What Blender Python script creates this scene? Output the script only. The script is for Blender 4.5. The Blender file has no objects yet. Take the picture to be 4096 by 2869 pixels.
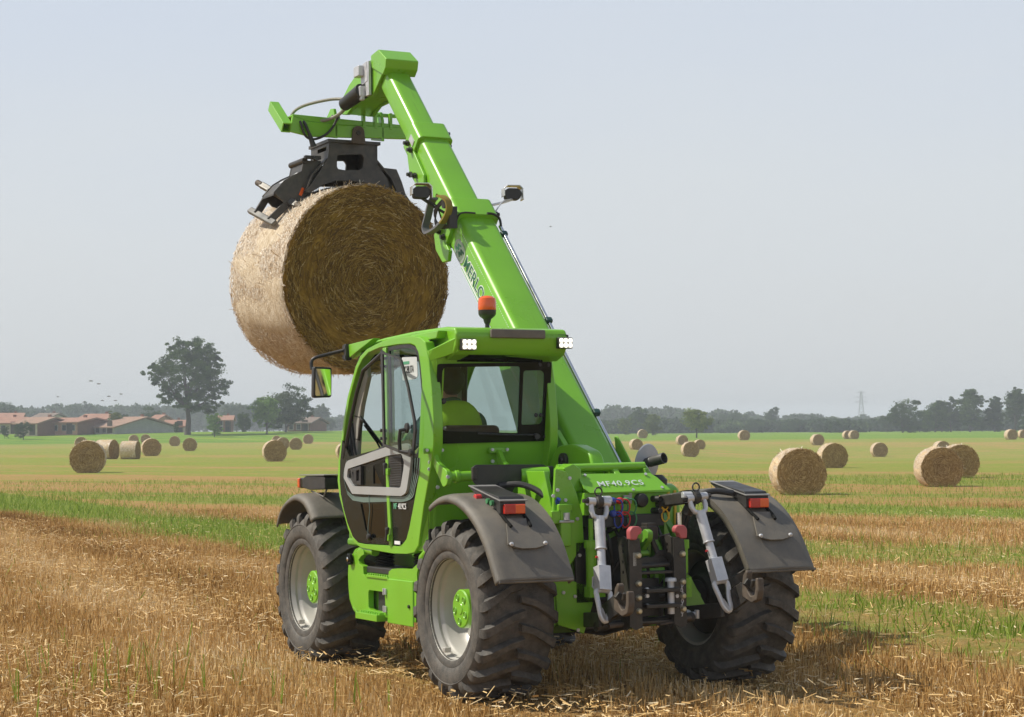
import bpy, bmesh, math, random
import numpy as np
from mathutils import Vector, Matrix
from mathutils.geometry import tessellate_polygon
SC = bpy.context.scene
COL = SC.collection
PI = math.pi
R = math.radians
# ------------------------------------------------------------------ camera
CAM = Vector((-6.9148, -12.2947, 1.8469))
AL, PITCH, ROLL = R(26.8438), R(2.0594), R(0.4517)
FH = Vector((math.sin(AL), math.cos(AL), 0)); RH = Vector((math.cos(AL), -math.sin(AL), 0)); UP = Vector((0, 0, 1))
fwd = FH*math.cos(PITCH) + UP*math.sin(PITCH); upc = UP*math.cos(PITCH) - FH*math.sin(PITCH)
rc = RH*math.cos(ROLL) - upc*math.sin(ROLL); uc = upc*math.cos(ROLL) + RH*math.sin(ROLL)
cd = bpy.data.cameras.new('Camera'); cam = bpy.data.objects.new('Camera', cd); COL.objects.link(cam)
M = Matrix((rc, uc, -fwd)).transposed().to_4x4(); M.translation = CAM; cam.matrix_world = M
cd.sensor_width = 36; cd.lens = 69.07; cd.clip_end = 6000; cd.clip_start = .1
SC.camera = cam
# ------------------------------------------------------------------ world, sun, exposure
SUN_EL = R(50)
sh = (-RH*math.cos(R(6)) + FH*math.sin(R(6))).normalized()
SUND = (sh*math.cos(SUN_EL) + UP*math.sin(SUN_EL)).normalized()
w = bpy.data.worlds.new('World'); SC.world = w; w.use_nodes = True
nt = w.node_tree; nt.nodes.clear()
sky = nt.nodes.new('ShaderNodeTexSky'); sky.sky_type = 'NISHITA'; sky.sun_disc = False
sky.sun_elevation = SUN_EL; sky.sun_rotation = math.atan2(sh.x, sh.y); sky.air_density = 1.0; sky.dust_density = 6.0; sky.ozone_density = 1.5; sky.altitude = 120
# thin high overcast veils the blue: a pale layer mixed over the sky, paler towards the horizon
tc = nt.nodes.new('ShaderNodeTexCoord'); sx = nt.nodes.new('ShaderNodeSeparateXYZ'); nt.links.new(tc.outputs['Generated'], sx.inputs[0])
rp = nt.nodes.new('ShaderNodeValToRGB'); nz = nt.nodes.new('ShaderNodeTexNoise'); nz.inputs['Scale'].default_value = 2.6; nz.inputs['Detail'].default_value = 5; mpz = nt.nodes.new('ShaderNodeMapping'); mpz.inputs['Scale'].default_value = (1, 1, 3.5); nt.links.new(tc.outputs['Generated'], mpz.inputs[0]); nt.links.new(mpz.outputs[0], nz.inputs['Vector'])
mm_ = nt.nodes.new('ShaderNodeMath'); mm_.operation = 'MULTIPLY_ADD'; mm_.inputs[1].default_value = .16; mm_.inputs[2].default_value = -.08; nt.links.new(nz.outputs[0], mm_.inputs[0]); ad_ = nt.nodes.new('ShaderNodeMath'); nt.links.new(sx.outputs[2], ad_.inputs[0]); nt.links.new(mm_.outputs[0], ad_.inputs[1]); nt.links.new(ad_.outputs[0], rp.inputs[0])
e = rp.color_ramp.elements; e[0].position = 0.0; e[0].color = (7.4, 7.65, 7.8, 1); e[1].position = .24; e[1].color = (6.6, 7.3, 8.4, 1)
n_ = e.new(.10); n_.color = (7.4, 7.8, 8.15, 1)
n_ = e.new(.65); n_.color = (2.6, 3.2, 4.3, 1)
mx = nt.nodes.new('ShaderNodeMixRGB'); mx.inputs[0].default_value = .86
nt.links.new(sky.outputs[0], mx.inputs[1]); nt.links.new(rp.outputs[0], mx.inputs[2])
bg = nt.nodes.new('ShaderNodeBackground'); bg.inputs[1].default_value = .105; ow = nt.nodes.new('ShaderNodeOutputWorld')
nt.links.new(mx.outputs[0], bg.inputs[0]); nt.links.new(bg.outputs[0], ow.inputs[0])
sl = bpy.data.lights.new('Sun', 'SUN'); sl.energy = 5.0; sl.angle = R(.8); sl.color = (1, .935, .81)
so = bpy.data.objects.new('Sun', sl); COL.objects.link(so); so.rotation_euler = SUND.to_track_quat('Z', 'Y').to_euler(); so.location = (0, 0, 40)
SC.view_settings.view_transform = 'Standard'; SC.view_settings.look = 'None'; SC.view_settings.exposure = 0.0; SC.view_settings.gamma = 1
SC.render.engine = 'CYCLES'
SC.cycles.max_bounces = 8; SC.cycles.transparent_max_bounces = 24; SC.cycles.volume_bounces = 0
rng = np.random.default_rng(7); random.seed(7)
# ------------------------------------------------------------------ materials
def new_mat(name):
    m = bpy.data.materials.new(name); m.use_nodes = True; t = m.node_tree
    return m, t, t.nodes['Principled BSDF'], t.nodes['Material Output']
def node(t, kind, **kw):
    n = t.nodes.new(kind)
    for k, v in kw.items():
        if k[0] == '_': n.inputs[int(k[1:])].default_value = v
        else: setattr(n, k, v)
    return n
def mat(name, col, rough=.5, metal=0, vary=.12, scale=6, bump=0, bscale=60, dust=0, spec=.5, coat=0, dustcol=(.30, .25, .18)):
    m, t, b, o = new_mat(name); L = t.links.new
    b.inputs['Metallic'].default_value = metal; b.inputs['Specular IOR Level'].default_value = spec; b.inputs['Coat Weight'].default_value = coat
    tcn = node(t, 'ShaderNodeTexCoord')
    n1 = node(t, 'ShaderNodeTexNoise'); n1.inputs['Scale'].default_value = scale; n1.inputs['Detail'].default_value = 6; L(tcn.outputs['Object'], n1.inputs['Vector'])
    cr = node(t, 'ShaderNodeMapRange', _1=.3, _2=.7, _3=1-vary, _4=1+vary); L(n1.outputs[0], cr.inputs[0])
    mul = node(t, 'ShaderNodeMixRGB', blend_type='MULTIPLY', _0=1.0); mul.inputs[1].default_value = (*col, 1); L(cr.outputs[0], mul.inputs[2])
    out = mul.outputs[0]
    if dust:
        n2 = node(t, 'ShaderNodeTexNoise'); n2.inputs['Scale'].default_value = scale*1.7; n2.inputs['Detail'].default_value = 9; n2.inputs['Roughness'].default_value = .65; L(tcn.outputs['Object'], n2.inputs['Vector'])
        r2 = node(t, 'ShaderNodeMapRange', _1=.4, _2=.75, _3=dust*.25, _4=dust); L(n2.outputs[0], r2.inputs[0])
        mm = node(t, 'ShaderNodeMixRGB'); L(r2.outputs[0], mm.inputs[0]); L(out, mm.inputs[1]); mm.inputs[2].default_value = (*dustcol, 1); out = mm.outputs[0]
    L(out, b.inputs['Base Color'])
    rr = node(t, 'ShaderNodeMapRange', _1=.3, _2=.7, _3=max(.03, rough-.07), _4=min(1, rough+.1)); L(n1.outputs[0], rr.inputs[0]); L(rr.outputs[0], b.inputs['Roughness'])
    if bump:
        n3 = node(t, 'ShaderNodeTexNoise'); n3.inputs['Scale'].default_value = bscale; n3.inputs['Detail'].default_value = 4; L(tcn.outputs['Object'], n3.inputs['Vector'])
        bp = node(t, 'ShaderNodeBump', _0=bump, _1=.01); L(n3.outputs[0], bp.inputs['Height']); L(bp.outputs[0], b.inputs['Normal'])
    return m
def boom_paint():
    m = GREEN.copy(); m.name = 'boom_paint'; t = m.node_tree; L = t.links.new; b = t.nodes['Principled BSDF']; src = b.inputs['Base Color'].links[0].from_socket
    tcn = node(t, 'ShaderNodeTexCoord'); mp = node(t, 'ShaderNodeMapping'); L(tcn.outputs['Object'], mp.inputs[0]); mp.inputs['Rotation'].default_value = (R(-45), 0, 0)
    mp2 = node(t, 'ShaderNodeMapping'); L(mp.outputs[0], mp2.inputs[0]); mp2.inputs['Scale'].default_value = (42, 1.6, 42)
    n = node(t, 'ShaderNodeTexNoise'); n.inputs['Scale'].default_value = 1; n.inputs['Detail'].default_value = 5; n.inputs['Roughness'].default_value = .7; L(mp2.outputs[0], n.inputs['Vector'])
    r = node(t, 'ShaderNodeMapRange', _1=.60, _2=.78, _3=0, _4=.5); L(n.outputs[0], r.inputs[0]); mm = node(t, 'ShaderNodeMixRGB'); L(r.outputs[0], mm.inputs[0]); L(src, mm.inputs[1]); mm.inputs[2].default_value = (.10, .12, .04, 1); L(mm.outputs[0], b.inputs['Base Color']); return m
def glass_mat(name, tint, refl=.10):
    m, t, b, o = new_mat(name); t.nodes.remove(b); L = t.links.new
    tr = node(t, 'ShaderNodeBsdfTransparent'); tr.inputs[0].default_value = (*tint, 1)
    gl = node(t, 'ShaderNodeBsdfGlossy'); gl.inputs['Roughness'].default_value = .04
    lw = node(t, 'ShaderNodeLayerWeight'); lw.inputs[0].default_value = .5; pw = node(t, 'ShaderNodeMath', operation='POWER', _1=5.0); L(lw.outputs['Facing'], pw.inputs[0])
    mr = node(t, 'ShaderNodeMapRange', _1=0, _2=1, _3=.045, _4=.9); L(pw.outputs[0], mr.inputs[0])
    ms = node(t, 'ShaderNodeMixShader'); L(mr.outputs[0], ms.inputs[0]); L(tr.outputs[0], ms.inputs[1]); L(gl.outputs[0], ms.inputs[2]); L(ms.outputs[0], o.inputs[0])
    return m
def emit_mat(name, col, s):
    m, t, b, o = new_mat(name); b.inputs['Base Color'].default_value = (*col, 1); b.inputs['Emission Color'].default_value = (*col, 1); b.inputs['Emission Strength'].default_value = s
    return m
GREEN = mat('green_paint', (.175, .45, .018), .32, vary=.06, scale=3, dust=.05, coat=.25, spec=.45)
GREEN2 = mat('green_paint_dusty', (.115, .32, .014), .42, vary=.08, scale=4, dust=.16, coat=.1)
RUBBER = mat('tyre_rubber', (.036, .035, .033), .72, vary=.2, scale=9, dust=.65, bump=.3, bscale=90, dustcol=(.20, .175, .145))
GUARD = mat('grey_plastic', (.105, .098, .085), .55, vary=.14, scale=4, dust=.6, bump=.35, bscale=220, dustcol=(.23, .195, .145))
BLACK = mat('black_plastic', (.016, .016, .017), .45, vary=.15, dust=.08)
BLACKG = mat('black_gloss', (.012, .013, .009), .2, vary=.1, dust=0, spec=.12)
SUNTOP = mat('sunlit_top_grey', (.20, .20, .20), .45, vary=.1, dust=.3)  # lighter grey paints sunlight onto the tops of the black lamp boxes
DKMETAL = mat('dark_steel', (.028, .026, .024), .45, metal=.2, vary=.2, scale=12, dust=.2, bump=.2, dustcol=(.16, .13, .09))
CLAMPM = mat('clamp_steel', (.038, .037, .036), .42, metal=.1, vary=.2, scale=8, dust=.22)
RUST = mat('rusty_steel', (.085, .065, .05), .7, metal=.2, vary=.3, scale=20, dust=.2)
RIM = mat('rim_grey', (.46, .45, .42), .38, vary=.06, scale=5, dust=.25, metal=.15)
SILVER = mat('silver_plastic', (.40, .41, .41), .38, metal=.25, vary=.04, dust=.05)
ZINC = mat('zinc_steel', (.56, .57, .59), .35, metal=.3, vary=.12, scale=14, dust=.12)
CHROME = mat('chrome', (.75, .75, .74), .12, metal=1, vary=.04)
WHITE = mat('white_decal', (.75, .76, .76), .5, vary=.03)
DKGREEN = mat('dark_green_decal', (.02, .13, .06), .45, vary=.05)
MIDGREEN = mat('pale_green_decal', (.10, .35, .2), .45, vary=.05)
STRIPE = mat('stripe_decal', (.13, .19, .165), .4, vary=.05)
BEIGE = mat('cab_lining', (.30, .29, .26), .7, vary=.05)
AMBER = mat('amber_plastic', (.75, .11, .01), .18, vary=.1, coat=.4)
REDL = mat('red_lens', (.45, .02, .01), .15, vary=.1, coat=.4)
PINK = mat('faded_red_plastic', (.45, .09, .10), .5, vary=.12, dust=.1)
BLUEP = mat('blue_cap', (.03, .06, .35), .4, vary=.1)
REDP = mat('red_cap', (.55, .03, .03), .4, vary=.1)
YELP = mat('yellow_cap', (.75, .45, .03), .4, vary=.1)
GRNP = mat('green_cap', (.05, .22, .08), .45, vary=.1)
HOSEM = mat('braided_hose', (.28, .27, .22), .5, metal=.2, bump=.5, bscale=300)
BOOMG = boom_paint()
GLASS = glass_mat('tinted_glass', (.72, .80, .78))
GLASSC = glass_mat('rear_glass', (.66, .76, .74))
GLASSD = glass_mat('dark_glass', (.06, .07, .045), .2)
MIRR = mat('mirror_glass', (.85, .87, .87), .02, metal=1, vary=0)
LED = emit_mat('led_lens', (1, .97, .84), 2.2)
# ------------------------------------------------------------------ mesh builder
class MB:
    def __init__(s): s.v = []; s.f = []; s.holes = False
    def add(s, vs, fs):
        o = len(s.v); s.v += [tuple(p) for p in vs]; s.f += [tuple(i+o for i in f) for f in fs]; return s
    def box(s, c, d, rot=None):
        hx, hy, hz = d[0]/2, d[1]/2, d[2]/2
        vs = [Vector((x, y, z)) for x in (-hx, hx) for y in (-hy, hy) for z in (-hz, hz)]
        if rot is not None: vs = [rot @ p for p in vs]
        vs = [p + Vector(c) for p in vs]
        return s.add(vs, [(0, 1, 3, 2), (4, 6, 7, 5), (0, 4, 5, 1), (2, 3, 7, 6), (0, 2, 6, 4), (1, 5, 7, 3)])
    def bar(s, a, b, wd, h, up=(0, 0, 1)):
        a, b = Vector(a), Vector(b); d = (b-a); L = d.length; d.normalize(); u = Vector(up); x = d.cross(u)
        if x.length < 1e-4: x = d.cross(Vector((1, 0, 0)))
        x.normalize(); u = x.cross(d)
        return s.box((a+b)/2, (wd, L, h), Matrix((x, d, u)).transposed())
    def plate(s, outer, holes, axis, a, b, fn=None):
        loops = [list(outer)] + [list(h) for h in holes]
        def P(q, t):
            p = Vector((t, q[0], q[1])) if axis == 'X' else (Vector((q[0], t, q[1])) if axis == 'Y' else Vector((q[0], q[1], t)))
            return fn(p) if fn else p
        if holes: s.holes = True
        if len(loops) == 2 and len(loops[0]) == len(loops[1]):
            m_ = len(loops[0]); o = len(s.v); s.v += [tuple(P(q, t)) for t in (a, b) for l in loops for q in l]
            for i in range(m_):
                j = (i+1) % m_
                for A, B in ((0, m_), (2*m_, 3*m_), (0, 2*m_), (m_, 3*m_)): s.f.append((o+A+i, o+A+j, o+B+j, o+B+i))
            return s
        tri = tessellate_polygon([[Vector((q[0], q[1], 0)) for q in l] for l in loops])
        flat = [q for l in loops for q in l]; n = len(flat)
        s.add([P(q, a) for q in flat] + [P(q, b) for q in flat], [t for t in tri] + [(t[2]+n, t[1]+n, t[0]+n) for t in tri])
        o = len(s.v) - 2*n; k = 0
        for l in loops:
            m = len(l)
            for i in range(m): s.f.append((o+k+i, o+k+(i+1) % m, o+n+k+(i+1) % m, o+n+k+i))
            k += m
        return s
    def tube(s, pts, r, n=12, closed=False, cap=True):
        pts = [Vector(p) for p in pts]; m = len(pts); rs = r if isinstance(r, (list, tuple)) else [r]*m
        T = []
        for i in range(m):
            a = pts[(i-1) % m] if (i or closed) else pts[0]; b = pts[(i+1) % m] if (i < m-1 or closed) else pts[-1]
            T.append((b-a).normalized())
        x = T[0].orthogonal().normalized(); vs = []
        for i in range(m):
            x = (x - T[i]*x.dot(T[i])).normalized(); y = T[i].cross(x)
            for k in range(n):
                an = 2*PI*k/n; vs.append(pts[i] + (x*math.cos(an)+y*math.sin(an))*rs[i])
        fs = []
        for i in range(m if closed else m-1):
            for k in range(n):
                j = (i+1) % m; fs.append((i*n+k, i*n+(k+1) % n, j*n+(k+1) % n, j*n+k))
        if cap and not closed: fs += [tuple(range(n-1, -1, -1)), tuple((m-1)*n+k for k in range(n))]
        return s.add(vs, fs)
    def cyl(s, a, b, r, n=20, r2=None): return s.tube([a, b], [r, r if r2 is None else r2], n)
    def lathe(s, prof, o, ax, n=48, close=False):
        o, ax = Vector(o), Vector(ax).normalized(); x = ax.orthogonal().normalized(); y = ax.cross(x); m = len(prof); vs = []
        for r_, h in prof:
            for k in range(n):
                an = 2*PI*k/n; vs.append(o + ax*h + (x*math.cos(an)+y*math.sin(an))*r_)
        fs = [(i*n+k, i*n+(k+1) % n, ((i+1) % m)*n+(k+1) % n, ((i+1) % m)*n+k) for i in range(m if close else m-1) for k in range(n)]
        return s.add(vs, fs)
    def loft(s, rings, closed=True, caps=True):
        n = len(rings[0]); m = len(rings); vs = [p for r_ in rings for p in r_]
        fs = [(i*n+k, i*n+(k+1) % n, (i+1)*n+(k+1) % n, (i+1)*n+k) for i in range(m-1) for k in range(n if closed else n-1)]
        if caps and closed: fs += [tuple(range(n-1, -1, -1)), tuple((m-1)*n+k for k in range(n))]
        return s.add(vs, fs)
    def bolt(s, p, ax, r=.014, h=.012):
        p, ax = Vector(p), Vector(ax).normalized(); return s.cyl(p, p+ax*h, r, 6)
def obj(name, mb, m, parent=None, bevel=0, segs=2, smooth=True, ang=35, label=None, solid=0, sub=0):
    me = bpy.data.meshes.new(name); me.from_pydata([tuple(p) for p in mb.v], [], mb.f); me.validate()
    bm = bmesh.new(); bm.from_mesh(me); bmesh.ops.remove_doubles(bm, verts=bm.verts, dist=1e-5)
    if bevel and not mb.holes: bmesh.ops.dissolve_limit(bm, angle_limit=R(.3), verts=bm.verts, edges=bm.edges)
    bmesh.ops.recalc_face_normals(bm, faces=bm.faces); bm.to_mesh(me); bm.free()
    o = bpy.data.objects.new(name, me); COL.objects.link(o)
    for mm in (m if isinstance(m, (list, tuple)) else [m]): me.materials.append(mm)
    if smooth:
        me.polygons.foreach_set('use_smooth', [True]*len(me.polygons))
        if not bevel: me.set_sharp_from_angle(angle=R(ang))
    if solid: d = o.modifiers.new('s', 'SOLIDIFY'); d.thickness = solid; d.offset = 0
    if bevel:
        b = o.modifiers.new('b', 'BEVEL'); b.width = bevel; b.segments = segs; b.limit_method = 'ANGLE'; b.angle_limit = R(ang); b.harden_normals = True
    if sub: d = o.modifiers.new('u', 'SUBSURF'); d.levels = sub; d.render_levels = sub
    if parent: o.parent = parent
    if label: o['label'] = label
    return o
def split_obj(name, mb, m, parent=None, **kw):
    """one object per separate piece of the builder"""
    par = list(range(len(mb.v)))
    def fd(a):
        while par[a] != a: par[a] = par[par[a]]; a = par[a]
        return a
    for f in mb.f:
        for q in f[1:]: par[fd(q)] = fd(f[0])
    comp = {}
    for i in range(len(mb.v)): comp.setdefault(fd(i), []).append(i)
    cs = [set(c) for c in comp.values()]; bb = [[(min(mb.v[i][k] for i in c)-.002, max(mb.v[i][k] for i in c)+.002) for k in range(3)] for c in cs]
    ch = True
    while ch:
        ch = False
        for a in range(len(cs)):
            for b in range(a+1, len(cs)):
                if all(bb[a][k][0] <= bb[b][k][1] and bb[b][k][0] <= bb[a][k][1] for k in range(3)):
                    cs[a] |= cs[b]; bb[a] = [(min(bb[a][k][0], bb[b][k][0]), max(bb[a][k][1], bb[b][k][1])) for k in range(3)]; del cs[b], bb[b]; ch = True; break
            if ch: break
    for c in cs:
        ix = sorted(c); mp = {j: k for k, j in enumerate(ix)}; q = MB(); q.holes = mb.holes; q.v = [mb.v[j] for j in ix]; q.f = [tuple(mp[j] for j in f) for f in mb.f if f[0] in c]; o = obj(name, q, m, parent, **kw)
    return o
def tag(o, label, cat, group=None, kind=None):
    if label: o['label'] = label
    if cat: o['category'] = cat
    if group: o['group'] = group
    if kind: o['kind'] = kind
    return o
def empty(name, loc=(0, 0, 0), rot=(0, 0, 0)):
    o = bpy.data.objects.new(name, None); COL.objects.link(o); o.location = loc; o.rotation_euler = rot; o.empty_display_size = .3; return o
def smooth_loop(pts, sub=4, closed=True):
    n = len(pts); out = []
    P = [Vector(p) for p in pts]
    for i in range(n if closed else n-1):
        a, b, c, d = (P[(i-1) % n] if closed or i else P[0]), P[i], P[(i+1) % n], (P[(i+2) % n] if closed or i+2 < n else P[-1])
        for k in range(sub):
            t = k/sub; out.append(.5*((2*b)+(c-a)*t+(2*a-5*b+4*c-d)*t*t+(3*b-a-3*c+d)*t**3))
    if not closed: out.append(P[-1])
    return out
def rounded(pts, r, n=4):
    out = []; m = len(pts); P = [Vector((p[0], p[1])) for p in pts]
    for i in range(m):
        a, b, c = P[i-1], P[i], P[(i+1) % m]; d1 = (a-b); d2 = (c-b); rr = min(r, d1.length*.45, d2.length*.45)
        p, q = b+d1.normalized()*rr, b+d2.normalized()*rr
        for k in range(n+1):
            t = k/n; out.append(tuple((1-t)**2*p+2*t*(1-t)*b+t*t*q))
    return out
def offset_loop(pts, d):
    P = [Vector((p[0], p[1])) for p in pts]; n = len(P); A = sum(P[i].x*P[(i+1) % n].y-P[(i+1) % n].x*P[i].y for i in range(n)); sgn = 1 if A > 0 else -1; out = []
    for i in range(n):
        a, b, c = P[i-1], P[i], P[(i+1) % n]; t1 = (b-a).normalized(); t2 = (c-b).normalized(); n1 = Vector((t1.y, -t1.x)); n2 = Vector((t2.y, -t2.x)); nn = (n1+n2)
        nn = nn.normalized()/max(.5, math.sqrt(max(.01, (1+n1.dot(n2))/2))); out.append(tuple(b+nn*d*sgn))
    return out
def text_mesh(name, s, size, org, right, up, m, parent, th=.002, shear=0, bold=0, space=1.0):
    c = bpy.data.curves.new(name, 'FONT'); c.body = s; c.size = size; c.shear = shear; c.offset = bold; c.extrude = th; c.space_character = space
    t = bpy.data.objects.new(name, c); COL.objects.link(t); dg = bpy.context.evaluated_depsgraph_get(); me = bpy.data.meshes.new_from_object(t.evaluated_get(dg)); bpy.data.objects.remove(t)
    r_, u_ = Vector(right).normalized(), Vector(up).normalized(); n = r_.cross(u_); sx_ = Vector(right).length
    for v in me.vertices: v.co = Vector(org) + r_*v.co.x*sx_ + u_*v.co.y + n*v.co.z
    me.materials.clear(); me.materials.append(m)
    o = bpy.data.objects.new(name, me); COL.objects.link(o); o.parent = parent; return o
def quads(name, V, m, parent=None, attr=None):
    n = V.shape[0]; k = V.shape[1]; me = bpy.data.meshes.new(name); me.vertices.add(n*k); me.vertices.foreach_set('co', V.reshape(-1).astype(np.float32))
    me.loops.add(n*k); me.loops.foreach_set('vertex_index', np.arange(n*k, dtype=np.int32)); me.polygons.add(n); me.polygons.foreach_set('loop_start', np.arange(0, n*k, k, dtype=np.int32))
    if attr is not None:
        a = me.attributes.new('tone', 'FLOAT', 'FACE'); a.data.foreach_set('value', attr.astype(np.float32))
    me.update(); me.validate(); me.materials.append(m); o = bpy.data.objects.new(name, me); COL.objects.link(o)
    if parent: o.parent = parent
    return o
def tone_mat(name, stops, rough=.8, trans=0, spec=.2):
    m, t, b, o = new_mat(name); L = t.links.new
    at = node(t, 'ShaderNodeAttribute', attribute_name='tone'); cr = node(t, 'ShaderNodeValToRGB'); L(at.outputs['Fac'], cr.inputs[0]); el = cr.color_ramp.elements
    for i, (p, c) in enumerate(stops):
        x = el[i] if i < 2 else el.new(p); x.position = p; x.color = (*c, 1)
    L(cr.outputs[0], b.inputs['Base Color']); b.inputs['Roughness'].default_value = rough; b.inputs['Specular IOR Level'].default_value = spec
    if trans:
        tr = node(t, 'ShaderNodeBsdfTranslucent'); L(cr.outputs[0], tr.inputs[0]); ms = node(t, 'ShaderNodeMixShader', _0=trans); L(b.outputs[0], ms.inputs[1]); L(tr.outputs[0], ms.inputs[2]); L(ms.outputs[0], o.inputs[0])
    return m
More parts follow.
